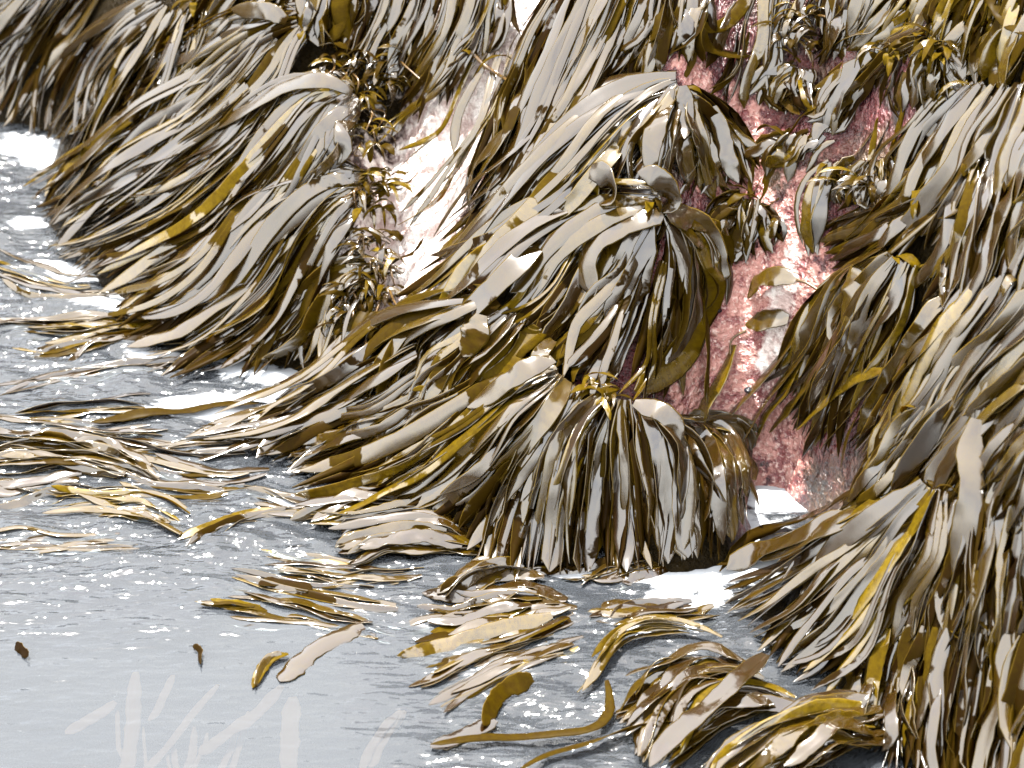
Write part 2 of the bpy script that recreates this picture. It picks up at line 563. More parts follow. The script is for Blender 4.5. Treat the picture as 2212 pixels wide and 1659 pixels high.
def spread(lo, hi, step, far):
    a = list(np.arange(lo, hi + 1e-6, step))
    s = step; x = hi
    out = []
    while x < far:
        s *= 1.5; x += s; out.append(x)
    s = step; x = lo
    out2 = []
    while x > -far:
        s *= 1.5; x -= s; out2.append(x)
    return np.array(out2[::-1] + a + out)


rock = link('rocky_shore', grid_mesh('rocky_shore', spread(-3.4, 3.2, 0.02, 14), spread(-3.0, 6.5, 0.022, 14), rock_z, rock_material(), {'pale': glare_f, 'bare': bare_f, 'slab': slab_f}))
rock['kind'] = 'structure'


def chop_f(x, y):
    h = bil(HS, x, y)
    c = sst(h, -0.88, -0.42)
    return np.clip(0.16 + c + 0.35 * fbm(x * 1.2, y * 1.2, 2, 21), 0.02, 1)


def wave_z(x, y):
    c = chop_f(x, y)
    a, b = 0.97, -0.24
    u = x * a - y * -b * -1
    u = x * 0.97 - y * 0.24
    w = x * 0.24 + y * 0.97
    far = 1 / (1 + np.maximum(np.hypot(x, y) - 6, 0) * 0.1)
    z = 0.020 * (0.25 + c) * fbm(u * 1.2, w * 2.4, 2, 31) + 0.030 * c * fbm(u * 3.6, w * 8, 3, 33, 0.55) + 0.010 * c * (0.5 - np.abs(fbm(u * 12, w * 24, 2, 35))) * 1.0
    return z * far


foam_glint_f = blobs([(70, 320, .16, 2.6, -0.25), (220, 650, .09, 2.6, -.3), (165, 590, .06, 2.6, -.2), (545, 800, .09, 2.2, -.2), (440, 868, .11, 2.4, .1), (560, 850, .07, 3, .3), (600, 810, .08, 2.4, .2), (250, 655, .07, 3, -.3), (130, 570, .06, 3, -.3), (60, 480, .08, 1.5, 0), (90, 340, .12, 2, -.4), (500, 885, .06, 2.6, .2),
                (1610, 1110, .22, 1.5, -1.0), (1590, 1070, .12, 1.4, -.8), (1640, 1165, .12, 1.3, -.6), (1660, 1078, .14, 1.4, -.4), (1500, 1222, .12, 1.8, .3), (1445, 1285, .09, 1.6, .6), (1400, 1240, .05, 2, .2), (1530, 1290, .07, 1.6, .6), (1480, 1340, .06, 1.6, .6), (1250, 1235, .04, 3, 0), (900, 1110, .04, 3, .1), (640, 1090, .05, 3, .1), (330, 770, .05, 3, -.2), (1450, 1230, .06, 2, .3), (1550, 1210, .08, 1.6, .2), (1400, 1350, .06, 1.5, .3), (1520, 1170, .06, 2, .2), (1420, 1300, .05, 2.4, .3), (1100, 1440, .055, 3.6, .45), (1500, 1200, .05, 2.4, .1),
                (980, 1600, .03, 4, .7), (130, 1, .01, 1, 0)])
sea = link('sea_water', grid_mesh('sea_water', spread(-2.9, 2.0, 0.016, 900), spread(-2.9, 5.4, 0.02, 900), wave_z, water_material(), {'chop': chop_f, 'foam_glint': foam_glint_f}))
sea['kind'] = 'structure'

# ------------------------------------------------------------------ kelp blades
SEC = np.array([(-1, 0), (-.86, 1), (-.3, 1), (.3, 1), (.86, 1), (1, 0), (.5, -1), (-.5, -1)], float)
SEC_S = np.array([(-1, 0), (0, 1), (1, 0), (0, -1)], float)
_topo = {}


def topo(n, k):
    if (n, k) not in _topo:
        i = np.arange(n * k).reshape(n, k)
        j = np.roll(i, -1, 1)
        _topo[(n, k)] = np.stack([i[:-1], i[1:], j[1:], j[:-1]], -1).reshape(-1, 4)
    return _topo[(n, k)]


def smooth_noise(n, amp, freq):
    k = max(2, int(freq) + 2)
    p = rng.normal(0, 1, k)
    x = np.linspace(0, k - 1.001, n)
    i = x.astype(int); f = x - i
    f = f * f * (3 - 2 * f)
    return amp * (p[i] * (1 - f) + p[np.minimum(i + 1, k - 1)] * f)


def catmull(pts, n):
    P = np.asarray(pts, float)
    if len(P) == 2:
        return P[0] + (P[1] - P[0]) * np.linspace(0, 1, n)[:, None]
    E = np.vstack([2 * P[0] - P[1], P, 2 * P[-1] - P[-2]])
    seg = np.linalg.norm(np.diff(P, axis=0), axis=1)
    cum = np.concatenate([[0], np.cumsum(seg)]) / seg.sum()
    out = []
    for t in np.linspace(0, 1, n):
        i = min(np.searchsorted(cum, t, 'right') - 1, len(P) - 2)
        f = (t - cum[i]) / (cum[i + 1] - cum[i])
        a, b, c, d = E[i:i + 4]
        out.append(0.5 * (2 * b + (c - a) * f + (2 * a - 5 * b + 4 * c - d) * f * f + (3 * b - a - 3 * c + d) * f ** 3))
    return np.array(out)


def ribbon(P, width, roll, cup, tint, seed, taper=(0.35, 0.25), simple=False, rag=0.06, nor=None, thick=0.0016):
    """one blade: closed, slightly cupped strap along the points P"""
    n = len(P)
    T = np.gradient(P, axis=0)
    T /= np.linalg.norm(T, axis=1, keepdims=True) + 1e-9
    Nn = snorm(P[:, 0], P[:, 1]) if nor is None else nor
    side = np.cross(T, Nn)
    side /= np.linalg.norm(side, axis=1, keepdims=True) + 1e-9
    nn = np.cross(side, T)
    c, s = np.cos(roll)[:, None], np.sin(roll)[:, None]
    side, nn = side * c + nn * s, nn * c - side * s
    q = np.linspace(0, 1, n)
    w = np.minimum(1, 0.45 + q / max(taper[0], 1e-3) * 0.55) * np.clip(np.sqrt(np.clip((1 - q) / max(taper[1], 1e-3), 0, 1)), 0.06, 1)
    w = width * 0.5 * w * (1 + smooth_noise(n, 0.06, 4))
    sec = SEC_S if simple else SEC
    k = len(sec)
    el = 1 + rng.normal(0, rag, n); er = 1 + rng.normal(0, rag, n)
    a = np.repeat(sec[None, :, 0], n, 0)
    a = np.where(a < 0, a * el[:, None], a * er[:, None])
    b = cup * (sec[None, :, 0] ** 2) * w[:, None] + thick * sec[None, :, 1]
    # gentle ruffle of the margins
    ruf = smooth_noise(n, 0.10, 7)
    b = b + ruf[:, None] * sec[None, :, 0] * w[:, None]
    V = P[:, None] + side[:, None] * (a * w[:, None])[..., None] + nn[:, None] * b[..., None]
    ln = np.concatenate([[0], np.cumsum(np.linalg.norm(np.diff(P, axis=0), axis=1))])
    at = {'u': np.tile((sec[:, 0] + 1) / 2, n), 'v': np.repeat(ln, k), 'tint': np.full(n * k, tint), 'seed': np.full(n * k, seed)}
    return V.reshape(-1, 3), topo(n, k), at


def join(parts):
    vs, qs, ats, o = [], [], {}, 0
    for v, q, a in parts:
        vs.append(v); qs.append(q + o); o += len(v)
        for k, x in a.items():
            ats.setdefault(k, []).append(x)
    return np.vstack(vs), np.vstack(qs), {k: np.concatenate(x) for k, x in ats.items()}


def tube(P, r0, r1, k=6):
    n = len(P)
    T = np.gradient(P, axis=0); T /= np.linalg.norm(T, axis=1, keepdims=True)
    ref = np.array([0.3, -0.5, 0.8]); s = np.cross(T, ref); s /= np.linalg.norm(s, axis=1, keepdims=True)
    b = np.cross(s, T)
    an = np.linspace(0, 2 * np.pi, k, endpoint=False)
    r = np.linspace(r0, r1, n)
    V = P[:, None] + (s[:, None] * np.cos(an)[None, :, None] + b[:, None] * np.sin(an)[None, :, None]) * r[:, None, None]
    q = topo(n, k)
    V = V.reshape(-1, 3)
    # closed ends
    V = np.vstack([V, P[0], P[-1]])
    i = np.arange(k); j = (i + 1) % k
    e0 = np.stack([np.full(k, n * k), i, j, j], 1)[:, [0, 1, 2, 2]]
    return V, q


def smooth3(P, it=2):
    for _ in range(it):
        P = P.copy()
        P[1:-1] = P[1:-1] * 0.5 + (P[:-2] + P[2:]) * 0.25
    return P


def group_thing(name, label, cat, loc, group=None):
    e = bpy.data.objects.new(name, None)
    e.empty_display_size = 0.05
    COL.objects.link(e)
    e.location = loc
    e['label'] = label; e['category'] = cat
    if group:
        e['group'] = group
    return e


def place(jobs, water=False):
    """jobs: list of dicts with image polyline 'pp' (n,2) and offsets 'off' (n,) -> world points, all at once"""
    sizes = [len(j['pp']) for j in jobs]
    pp = np.vstack([j['pp'] for j in jobs])
    off = np.concatenate([j['off'] for j in jobs])
    P = hit(pp[:, 0], pp[:, 1], off)
    out, o = [], 0
    for s, j in zip(sizes, jobs):
        Q = P[o:o + s]; o += s
        Q = smooth3(Q, 3)
        g = surf(Q[:, 0], Q[:, 1])
        Q[:, 2] = np.maximum(Q[:, 2], g + np.minimum(j['off'], 0.008))
        Q = smooth3(Q, 1)
        out.append(Q)
    return out


TINTS = {'mix': lambda: float(np.clip(rng.beta(1.6, 2.3), 0, 0.97)), 'dark': lambda: float(rng.uniform(0, 0.45)), 'gold': lambda: float(rng.uniform(0.55, 0.98)),
         'brown': lambda: float(rng.uniform(0.2, 0.65))}


def plant(label, guides, dens=1.0, wid=(0.035, 0.075), lift=0.05, thick=0.10, tint='mix', seglen=0.035, under=1.0, rollsd=0.22, name='kelp_plant', cat='seaweed',
          group='kelp plants draped over the rock', start=0.5, minlen=0.5, mat=None, jit=16, sink=None, crown=2, rag=0.05, wet=0.0, flat=0.2, tip=(0.06, 0.28)):
    G = np.array([catmull(g, 40) for g in guides])            # guides x 40 x 2
    m = len(G)
    gaps = np.linalg.norm(np.diff(G, axis=0), axis=2)[:, 12:30].mean(1) if m > 1 else np.array([30.0])
    tot = gaps.sum()
    length = np.linalg.norm(np.diff(G, axis=1), axis=2).sum(1).mean()
    mpp = 0.0018
    wavg = (wid[0] + wid[1]) / 2 / mpp
    wid = (wid[0] * .74, wid[1] * 1.0)
    n = int(dens * (tot + 1.4 * wavg) / wavg * 4.2 + 5)
    nu = int(under * n * 1.3)
    cum = np.concatenate([[0], np.cumsum(gaps)]) / tot

    def pick():
        x = rng.uniform(-0.06, 1.06)
        i = int(np.clip(np.searchsorted(cum, x) - 1, 0, m - 2)) if m > 1 else 0
        f = (x - cum[i]) / (cum[i + 1] - cum[i]) if m > 1 else 0
        return (G[i] * (1 - f) + G[i + 1] * f) if m > 1 else G[0].copy()

    jobs = []
    for kk in range(n + nu):
        isu = kk < nu
        g = pick()
        t0 = 0.0 if rng.random() < 0.45 else rng.uniform(0, start)
        t1 = min(1.0, t0 + rng.uniform(minlen, 1.05))
        if t1 - t0 < 0.25:
            t1 = min(1, t0 + 0.3)
        L_ = length * mpp * (t1 - t0)
        k = int(np.clip(L_ / seglen, 7, 30))
        if isu:
            k = max(6, k // 2)
        tt = np.linspace(t0, t1, k) * 39
        i = np.minimum(tt.astype(int), 38); f = (tt - i)[:, None]
        pp = g[i] * (1 - f) + g[i + 1] * f
        T = np.gradient(pp, axis=0); T /= np.linalg.norm(T, axis=1, keepdims=True) + 1e-9
        nrm = np.stack([-T[:, 1], T[:, 0]], 1)
        q = np.linspace(0, 1, k)
        wob = (smooth_noise(k, jit, 2.2) + smooth_noise(k, jit * 0.25, 6)) * (0.25 + q) + rng.normal(0, jit * 0.6)
        pp = pp + nrm * wob[:, None]
        lay = rng.random() ** 1.2
        if isu:
            off = 0.004 + 0.3 * thick * rng.random() * np.ones(k) + smooth_noise(k, 0.004, 3)
        else:
            off = 0.012 + thick * (0.2 + 0.8 * lay) * (0.35 + 0.65 * np.sin(np.pi * np.clip(q * 0.8 + 0.12, 0, 1))) + lift * lay * np.sin(np.pi * q) ** 1.5
            off = off + smooth_noise(k, 0.010, 4) * np.sin(np.pi * q)
            off = off * (1 - 0.55 * q ** 2)
        if t0 > 0.05:
            off = off * np.clip(0.25 + q * 5, 0, 1)
        jobs.append(dict(pp=pp, off=np.maximum(off, 0.002), u=isu, lay=lay))
    Ps = place(jobs)
    root3 = hit(np.array([np.mean([g[0][0] for g in guides])]), np.array([np.mean([g[0][1] for g in guides])]), 0.0)[0]
    e = group_thing(name, label, cat, root3, group)
    und = []
    for j, P in zip(jobs, Ps):
        P = P - root3
        k = len(P)
        w = rng.uniform(*wid) * (1 if rng.random() < 0.8 else rng.uniform(0.35, 0.7))
        nor = snorm(P[:, 0] + root3[0], P[:, 1] + root3[1])
        nor = nor * (1 - flat) + np.array([0, -.5, .866]) * flat
        nor /= np.linalg.norm(nor, axis=1, keepdims=True)
        if j['u']:
            roll = rng.normal(0, 0.7) + smooth_noise(k, 0.4, 2)
            und.append(ribbon(P, w * 0.8, roll, 0.1, TINTS['dark']() if tint != 'gold' else TINTS['brown'](), rng.random() * 0.5, simple=True, nor=nor))
            continue
        if rng.random() < 0.2:
            roll = rng.choice([-1, 1]) * rng.uniform(0.8, 1.4) * np.ones(k) + smooth_noise(k, 0.3, 2)
        else:
            roll = rng.normal(0, rollsd) + smooth_noise(k, rollsd * 0.55, 2.2)
        cup = rng.normal(-0.06, 0.14)
        ti, se = TINTS[tint](), rng.random() + wet
        tp = (rng.uniform(0.05, 0.25), rng.uniform(*tip))
        if k > 10 and rng.random() < 0.22:          # a blade torn lengthwise into two tongues
            h = int(k * rng.uniform(.25, .5))
            dv = np.cross(nor, np.gradient(P, axis=0)); dv /= np.linalg.norm(dv, axis=1, keepdims=True) + 1e-9
            ram = (np.clip((np.arange(k) - h) / (k - h), 0, 1) ** 1.2)[:, None]
            sp = w * rng.uniform(.8, 1.8)
            A_ = ribbon(P + dv * (w * .22 + ram * sp), w * .62, roll, cup, ti, se, taper=tp, nor=nor, rag=rag)
            B_ = ribbon(P - dv * (w * .22 + ram * sp * .5) + nor * .002, w * .55, roll + .1, cup, ti, se, taper=tp, nor=nor, rag=rag)
            v, q, a = join([A_, B_])
        else:
            v, q, a = ribbon(P, w, roll, cup, ti, se, taper=tp, nor=nor, rag=rag)
        link('blade', mesh_from('blade', v, q, mat or M_KELP, a), e)
    if und:
        v, q, a = join(und)
        o = link('under_blades', mesh_from('under_blades', v, q, M_GOLD, a), e)
        o['kind'] = 'stuff'
    # short upright leaves and stipes at the crown
    r = np.mean([g[0] for g in guides], axis=0)
    for c in range(crown):
        base = np.array(guides[rng.integers(m)][0], float) + rng.normal(0, 8, 2)
        p0 = hit(base[:1], base[1:], 0.02)[0]
        curl(e, root3, p0, rng.uniform(0.08, 0.2), rng.uniform(0.02, 0.04), rng.uniform(0, 6.28), rng.uniform(0.5, 2.2), TINTS['gold']())
    return e


def curl(e, root3, p0, ln, w, az, bend, tint, rise=1.0, mat=None, name='crown_leaf', k=9):
    """a short leaf that rises from p0 and bends over"""
    q = np.linspace(0, 1, k)
    ang = 0.7 - bend * q * 1.3
    d = np.stack([np.cos(az) * np.cos(ang), np.sin(az) * np.cos(ang), np.sin(ang) * rise], 1)
    P = p0 + np.vstack([[0, 0, 0], np.cumsum(d[:-1] * ln / (k - 1), 0)])
    g = surf(P[:, 0], P[:, 1]) + 0.004
    P[:, 2] = np.maximum(P[:, 2], g)
    hor = np.array([np.cos(az + .3), np.sin(az + .3), 0])
    nor = np.cross(np.cross(d, hor + np.array([0, 0, 1.0])), d)
    nor = np.stack([-np.cos(az) * np.sin(ang), -np.sin(az) * np.sin(ang), np.cos(ang)], 1)
    v, qd, a = ribbon(P - root3, w, smooth_noise(k, 0.4, 2), 0.1, tint, rng.random(), taper=(0.3, 0.35), nor=nor)
    return link(name, mesh_from(name, v, qd, mat or M_GOLD, a), e)


def hero(parent, pts, width, off, tint=0.5, roll=0.0, mat=None, taper=(0.2, 0.25), n=22, name='blade', cup=-0.05, label=None, rag=0.03, rolls=None, wet=.7):
    pp = catmull(pts, n)
    o = np.interp(np.linspace(0, 1, n), np.linspace(0, 1, len(off)), off)
    P = hit(pp[:, 0], pp[:, 1], o)
    P = smooth3(P, 2)
    root3 = np.array(parent.location) if parent is not None else P[0].copy()
    rl = np.full(n, float(roll)) if rolls is None else np.interp(np.linspace(0, 1, n), np.linspace(0, 1, len(rolls)), rolls)
    v, q, a = ribbon(P - root3, width, rl, cup, tint, rng.random() * .5 + wet, taper=taper, rag=rag)
    ob = link(name, mesh_from(name, v, q, mat or M_KELP, a), parent)
    if parent is None:
        ob.location = root3
    if label:
        ob['label'] = label
    return ob


# ------------------------------------------------------------------ the plants, from the photograph
B = plant
B('kelp with short streaked blades cut by the left edge, above the small white wash', [[(100, -90), (30, -20), (-70, 70)], [(170, -50), (90, 40), (10, 130), (-40, 230)], [(220, -40), (150, 50), (90, 150), (50, 285)]], wid=(.035, .07))
B('kelp hanging straight down from a golden crown to the small white wash at the left', [[(330, 0), (250, 40), (180, 110), (130, 200), (90, 300)], [(360, 18), (300, 80), (240, 170), (190, 260), (140, 320)], [(390, 30), (350, 110), (300, 200), (250, 280), (200, 330)], [(430, 20), (410, 100), (370, 190), (330, 240)]], wid=(.035, .07))
pb = B('kelp with long pale blades sweeping down left from the top edge', [[(640, 20), (560, 20), (450, 70), (330, 160), (230, 250)], [(640, 45), (560, 80), (470, 180), (380, 290), (300, 380)], [(650, 60), (620, 110), (580, 200), (500, 300), (430, 370)]], wid=(.04, .075))
B('kelp along the top edge left of centre, shaded behind the sweeping pale blades', [[(470, -40), (430, 0), (380, 60), (350, 100)], [(560, -50), (520, 0), (470, 60), (420, 110)], [(620, -50), (590, 10), (540, 60)]], dens=.8)
B('kelp whose blade tips point furthest left into the grey water', [[(470, 150), (380, 200), (270, 270), (170, 350), (85, 430)], [(520, 170), (420, 250), (310, 320), (200, 400), (95, 480)], [(560, 210), (470, 310), (350, 390), (210, 450), (120, 500)]], wid=(.04, .08))
pc = B('large kelp arching from the left golden crown in long parallel blades', [[(750, 185), (650, 165), (520, 250), (390, 370), (250, 460), (110, 545)], [(755, 195), (670, 215), (570, 340), (440, 470), (300, 540), (180, 595)], [(765, 205), (710, 270), (640, 390), (560, 490), (440, 560)], [(775, 215), (740, 280), (700, 350), (640, 400)]], wid=(.04, .085), lift=.09)
pd = B('kelp beneath the left golden crown, draped in a round silver fan', [[(790, 385), (660, 375), (530, 420), (440, 520), (340, 600), (230, 660)], [(790, 395), (690, 400), (600, 480), (520, 590), (400, 690), (250, 720)], [(795, 405), (720, 430), (650, 540), (590, 650), (460, 740), (330, 790)], [(800, 415), (760, 460), (700, 560), (640, 680), (560, 770)]], wid=(.04, .085), lift=.08)
B('kelp with upright pale blades dipping into the wash below the silver fan', [[(780, 560), (700, 580), (620, 660), (560, 740), (520, 790)], [(800, 580), (740, 600), (680, 690), (640, 790)], [(810, 600), (780, 640), (730, 720), (690, 780)]], wid=(.035, .065))
B('kelp with narrow pale blades at the top edge, over the bright bare rock', [[(820, -40), (800, 40), (770, 110), (740, 160)], [(900, -40), (880, 50), (840, 130), (800, 190)], [(980, -40), (960, 50), (910, 160), (850, 260)], [(1050, -40), (1030, 60), (990, 130), (930, 200)], [(1090, -30), (1080, 40), (1050, 100)]], wid=(.03, .06), rollsd=.4)
B('kelp with broad silver blades at the top edge above the brown tangle', [[(640, -60), (650, 0), (640, 70)], [(700, -50), (700, 20), (680, 100)], [(770, -50), (760, 20), (730, 100)]], wid=(.04, .085))
B('yellow-green kelp whose thin tips lie across the bright bare rock', [[(1130, 130), (1080, 240), (1020, 350), (950, 430), (880, 510)], [(1000, 100), (940, 190), (880, 270), (830, 340)]], dens=.1, wid=(.025, .045), under=.05, thick=.05, start=.3, tint='gold')
B('long brown kelp falling beside the bright bare rock', [[(1190, -10), (1130, 90), (1105, 190), (1065, 310), (1010, 420)], [(1260, -30), (1195, 110), (1140, 230), (1085, 350), (1010, 470)], [(1320, -30), (1260, 110), (1190, 240), (1120, 370), (1040, 500), (960, 580)], [(1350, 20), (1300, 120), (1240, 220), (1180, 300)]], wid=(.035, .075), tint='brown')
B('kelp with short straight blades at the top edge right of centre', [[(1330, -50), (1290, 30), (1240, 120), (1190, 190)], [(1400, -50), (1370, 40), (1330, 120), (1290, 180)], [(1470, -40), (1460, 50), (1440, 150)], [(1530, -40), (1510, 40), (1490, 130)]], wid=(.035, .065))
ph = B('large kelp radiating from the upper central crown', [[(1460, 172), (1340, 175), (1230, 240), (1130, 330), (1050, 430), (960, 530)], [(1462, 178), (1370, 205), (1280, 290), (1180, 400), (1080, 500), (960, 600)], [(1465, 185), (1400, 230), (1330, 320), (1250, 420), (1160, 490)], [(1470, 190), (1430, 260), (1390, 340), (1340, 410)], [(1475, 190), (1460, 280), (1455, 360), (1450, 430)], [(1480, 190), (1510, 260), (1530, 340), (1530, 430)], [(1485, 195), (1545, 250), (1585, 330), (1590, 390)]], wid=(.04, .085), lift=.1)
pi_ = B('largest silver kelp, spreading from the crown with two curling blades', [[(1420, 425), (1290, 420), (1160, 460), (1060, 540), (980, 610), (880, 670)], [(1425, 435), (1310, 445), (1200, 510), (1110, 610), (1020, 690)], [(1430, 445), (1330, 470), (1250, 550), (1190, 650), (1110, 740)], [(1435, 452), (1380, 490), (1320, 600), (1260, 700), (1170, 780)], [(1440, 455), (1410, 540), (1380, 650), (1340, 760), (1290, 830)], [(1445, 458), (1450, 560), (1440, 680), (1420, 790), (1400, 880)], [(1450, 460), (1490, 540), (1500, 660), (1480, 760), (1440, 860)], [(1455, 460), (1510, 490), (1540, 560), (1530, 640)]], wid=(.05, .10), lift=.10, dens=.9)
pj = B('kelp with smooth overlapping leaves at the left foot of the largest silver kelp', [[(1010, 640), (900, 650), (800, 700), (720, 780), (620, 840), (520, 880)], [(1020, 645), (910, 680), (830, 760), (790, 860)], [(1060, 650), (960, 720), (890, 810), (870, 910)], [(1120, 670), (1040, 750), (970, 840), (920, 930)], [(1180, 720), (1100, 790), (1040, 840)]], wid=(.05, .095), lift=.07)
B('dark brown kelp trailing its tips left into the water below the smooth leaves', [[(900, 740), (790, 790), (680, 860), (560, 920), (410, 950)], [(900, 800), (800, 860), (690, 910), (540, 960)], [(950, 850), (860, 900), (760, 940), (640, 980)]], tint='brown', wid=(.035, .07), rollsd=.45)
pk = B('kelp with blotchy blades spilling left from the rounded hump', [[(1190, 785), (1080, 800), (960, 860), (830, 930), (710, 990), (620, 1010)], [(1200, 800), (1090, 840), (980, 920), (860, 1000), (720, 1060), (640, 1080)], [(1210, 810), (1130, 880), (1040, 970), (930, 1060), (800, 1100)], [(1220, 820), (1160, 910), (1080, 1000), (970, 1120)], [(1230, 825), (1170, 930), (1090, 1050), (1000, 1180)], [(1240, 830), (1190, 920), (1130, 1040), (1060, 1225)]], wid=(.04, .08), lift=.06)
pk2 = B('kelp hanging like a curtain from the rounded hump into dark water', [[(1280, 850), (1210, 900), (1150, 990), (1110, 1090), (1070, 1235)], [(1310, 855), (1250, 920), (1210, 1040), (1185, 1235)], [(1330, 860), (1300, 940), (1280, 1060), (1265, 1235)], [(1350, 865), (1360, 940), (1370, 1060), (1372, 1235)], [(1390, 875), (1420, 940), (1440, 1040), (1445, 1215)], [(1420, 890), (1470, 940), (1495, 1020), (1490, 1205)], [(1450, 905), (1520, 930), (1555, 1000), (1558, 1090), (1555, 1210)], [(1470, 915), (1545, 925), (1590, 980), (1600, 1060), (1600, 1130)], [(1475, 915), (1550, 918), (1605, 965), (1622, 1050)]], wid=(.045, .09), lift=.05, dens=1.0, jit=7, rollsd=.18, start=.2, minlen=.7)
# right-hand side
B('thin kelp hanging over pink rock below the golden strap at the top edge', [[(1620, -40), (1600, 60), (1570, 150), (1540, 210)], [(1680, -40), (1660, 60), (1640, 160), (1620, 240)], [(1730, -40), (1700, 40), (1680, 120)]], dens=.4, wid=(.03, .055), under=.3)
B('kelp with straight silver blades between two dark gaps at the top edge', [[(1780, -40), (1775, 50), (1765, 150)], [(1850, -40), (1830, 40), (1795, 130)], [(1900, -40), (1870, 40), (1830, 100)]], wid=(.035, .07), dens=.9)
B('kelp in the top right corner with golden-brown straps', [[(1960, -50), (1930, 20), (1880, 70), (1820, 110)], [(2030, -50), (1990, 30), (1940, 90)], [(2100, -50), (2060, 50), (2000, 130)], [(2170, -40), (2130, 70), (2080, 170)], [(2250, -20), (2210, 100), (2160, 210)]], wid=(.04, .075), tint='gold', dens=.8)
B('small ragged grey kelp hanging over the pink rock', [[(1720, 150), (1670, 170), (1650, 230)], [(1725, 150), (1700, 200), (1690, 250)], [(1735, 150), (1745, 200), (1740, 245)]], wid=(.04, .07), dens=1.2, rag=.22, crown=2)
B('small kelp with a yellow-green crown and ragged grey tips', [[(1990, 70), (1900, 110), (1840, 180), (1770, 260)], [(2000, 80), (1950, 150), (1930, 240)], [(2010, 85), (2010, 160), (1990, 250)], [(2020, 90), (2060, 130), (2070, 200)]], wid=(.035, .065), rag=.2, dens=.8, crown=9)
B('sparse scrap of kelp between the ragged grey plants on pink rock', [[(1860, 130), (1800, 180), (1750, 250)], [(1880, 150), (1840, 220), (1800, 300)]], wid=(.04, .07), rag=.2, dens=.6, under=.4)
B('kelp slanting down left in dense pale rows below the top right corner', [[(2100, 185), (2030, 230), (1970, 330), (1910, 420), (1840, 490)], [(2150, 190), (2090, 290), (2030, 400), (1960, 480), (1880, 540)], [(2210, 180), (2170, 290), (2120, 390), (2040, 480)], [(2290, 180), (2250, 300), (2190, 420), (2120, 520)], [(2420, 190), (2380, 320), (2320, 450), (2250, 560)]], wid=(.045, .085))
B('kelp standing up as three looped silver blades on pink rock', [[(1790, 345), (1735, 365), (1712, 440), (1735, 540)], [(1785, 352), (1765, 400), (1742, 470), (1760, 560)], [(1800, 345), (1800, 420), (1775, 500)]], wid=(.045, .07), dens=.28, under=.2, jit=5, crown=2, start=.05, minlen=.9, lift=.10)
B('small dark tufted kelp at the right edge of the gully', [[(1860, 350), (1820, 370), (1800, 440)], [(1880, 350), (1870, 400), (1850, 450)], [(1920, 340), (1930, 380), (1910, 430)]], wid=(.03, .055), rag=.18, dens=.7)
B('small curly kelp in the middle of the pink gully', [[(1600, 425), (1545, 440), (1530, 500)], [(1610, 430), (1590, 490), (1570, 570)], [(1625, 430), (1630, 490), (1610, 560)], [(1640, 440), (1670, 480), (1660, 520)]], wid=(.025, .055), rag=.2, dens=.7, crown=8)
B('small shaggy kelp just above the curly one', [[(1700, 290), (1660, 310), (1620, 360)], [(1730, 290), (1700, 330), (1670, 380)], [(1800, 290), (1760, 310), (1720, 350)]], wid=(.03, .055), rag=.2, dens=.55, under=.4)
B('kelp fanning left from the dark ledge with loose tips, above the pink slab', [[(1990, 400), (1920, 440), (1850, 480), (1780, 530)], [(2040, 440), (1960, 490), (1880, 540), (1800, 590)]], wid=(.03, .06), dens=.8)
B('kelp at the right edge with long blue-grey upright blades', [[(2110, 345), (2080, 450), (2060, 560), (2020, 660)], [(2160, 360), (2130, 470), (2110, 590), (2060, 700)], [(2220, 380), (2190, 500), (2160, 620), (2110, 730)], [(2270, 440), (2240, 560), (2200, 680)], [(2420, 460), (2390, 580), (2350, 720)]], wid=(.05, .09))
py_ = B('large olive kelp whose tips hang over the pink slab', [[(1910, 545), (1840, 575), (1775, 650), (1735, 740), (1695, 820)], [(1925, 550), (1860, 630), (1805, 740), (1760, 830), (1715, 920)], [(1940, 560), (1880, 650), (1835, 760), (1790, 850), (1745, 950)], [(1970, 570), (1940, 670), (1890, 790), (1830, 900), (1780, 990)]], wid=(.04, .08), lift=.06, wet=1.4, flat=.75)
B('kelp right of the pink slab, its brown straps crossing down left', [[(2100, 590), (2030, 680), (1960, 790), (1900, 880), (1840, 960)], [(2180, 600), (2100, 700), (2020, 810), (1950, 920), (1880, 1010)], [(2250, 640), (2170, 740), (2080, 850), (2000, 960), (1900, 1040)]], wid=(.045, .085), tint='mix')
B('kelp low beside the pink slab with thin tips reaching the waterline', [[(1980, 880), (1920, 950), (1870, 1020), (1830, 1080)], [(2020, 890), (1960, 970), (1890, 1050), (1820, 1110)]], dens=.7, wid=(.035, .07))
B('kelp at the right edge, halfway down, with broad grey ribbons', [[(2240, 720), (2150, 790), (2070, 890), (2000, 990), (1930, 1060)], [(2280, 790), (2200, 870), (2120, 970), (2060, 1070)], [(2290, 900), (2220, 980), (2160, 1080), (2110, 1160)], [(2430, 850), (2380, 960), (2320, 1070), (2270, 1180)]], wid=(.05, .09))
pbb = B('large kelp spreading over the white wash in the lower right', [[(1980, 1040), (1890, 1085), (1790, 1135), (1680, 1185), (1550, 1235)], [(1990, 1040), (1890, 1120), (1790, 1190), (1680, 1260), (1560, 1310)], [(2000, 1050), (1920, 1150), (1830, 1240), (1740, 1330), (1650, 1400)], [(2020, 1060), (1960, 1180), (1890, 1290), (1810, 1390), (1720, 1440)], [(2040, 1060), (2010, 1190), (1960, 1310), (1880, 1430)]], wid=(.045, .085), lift=.07)
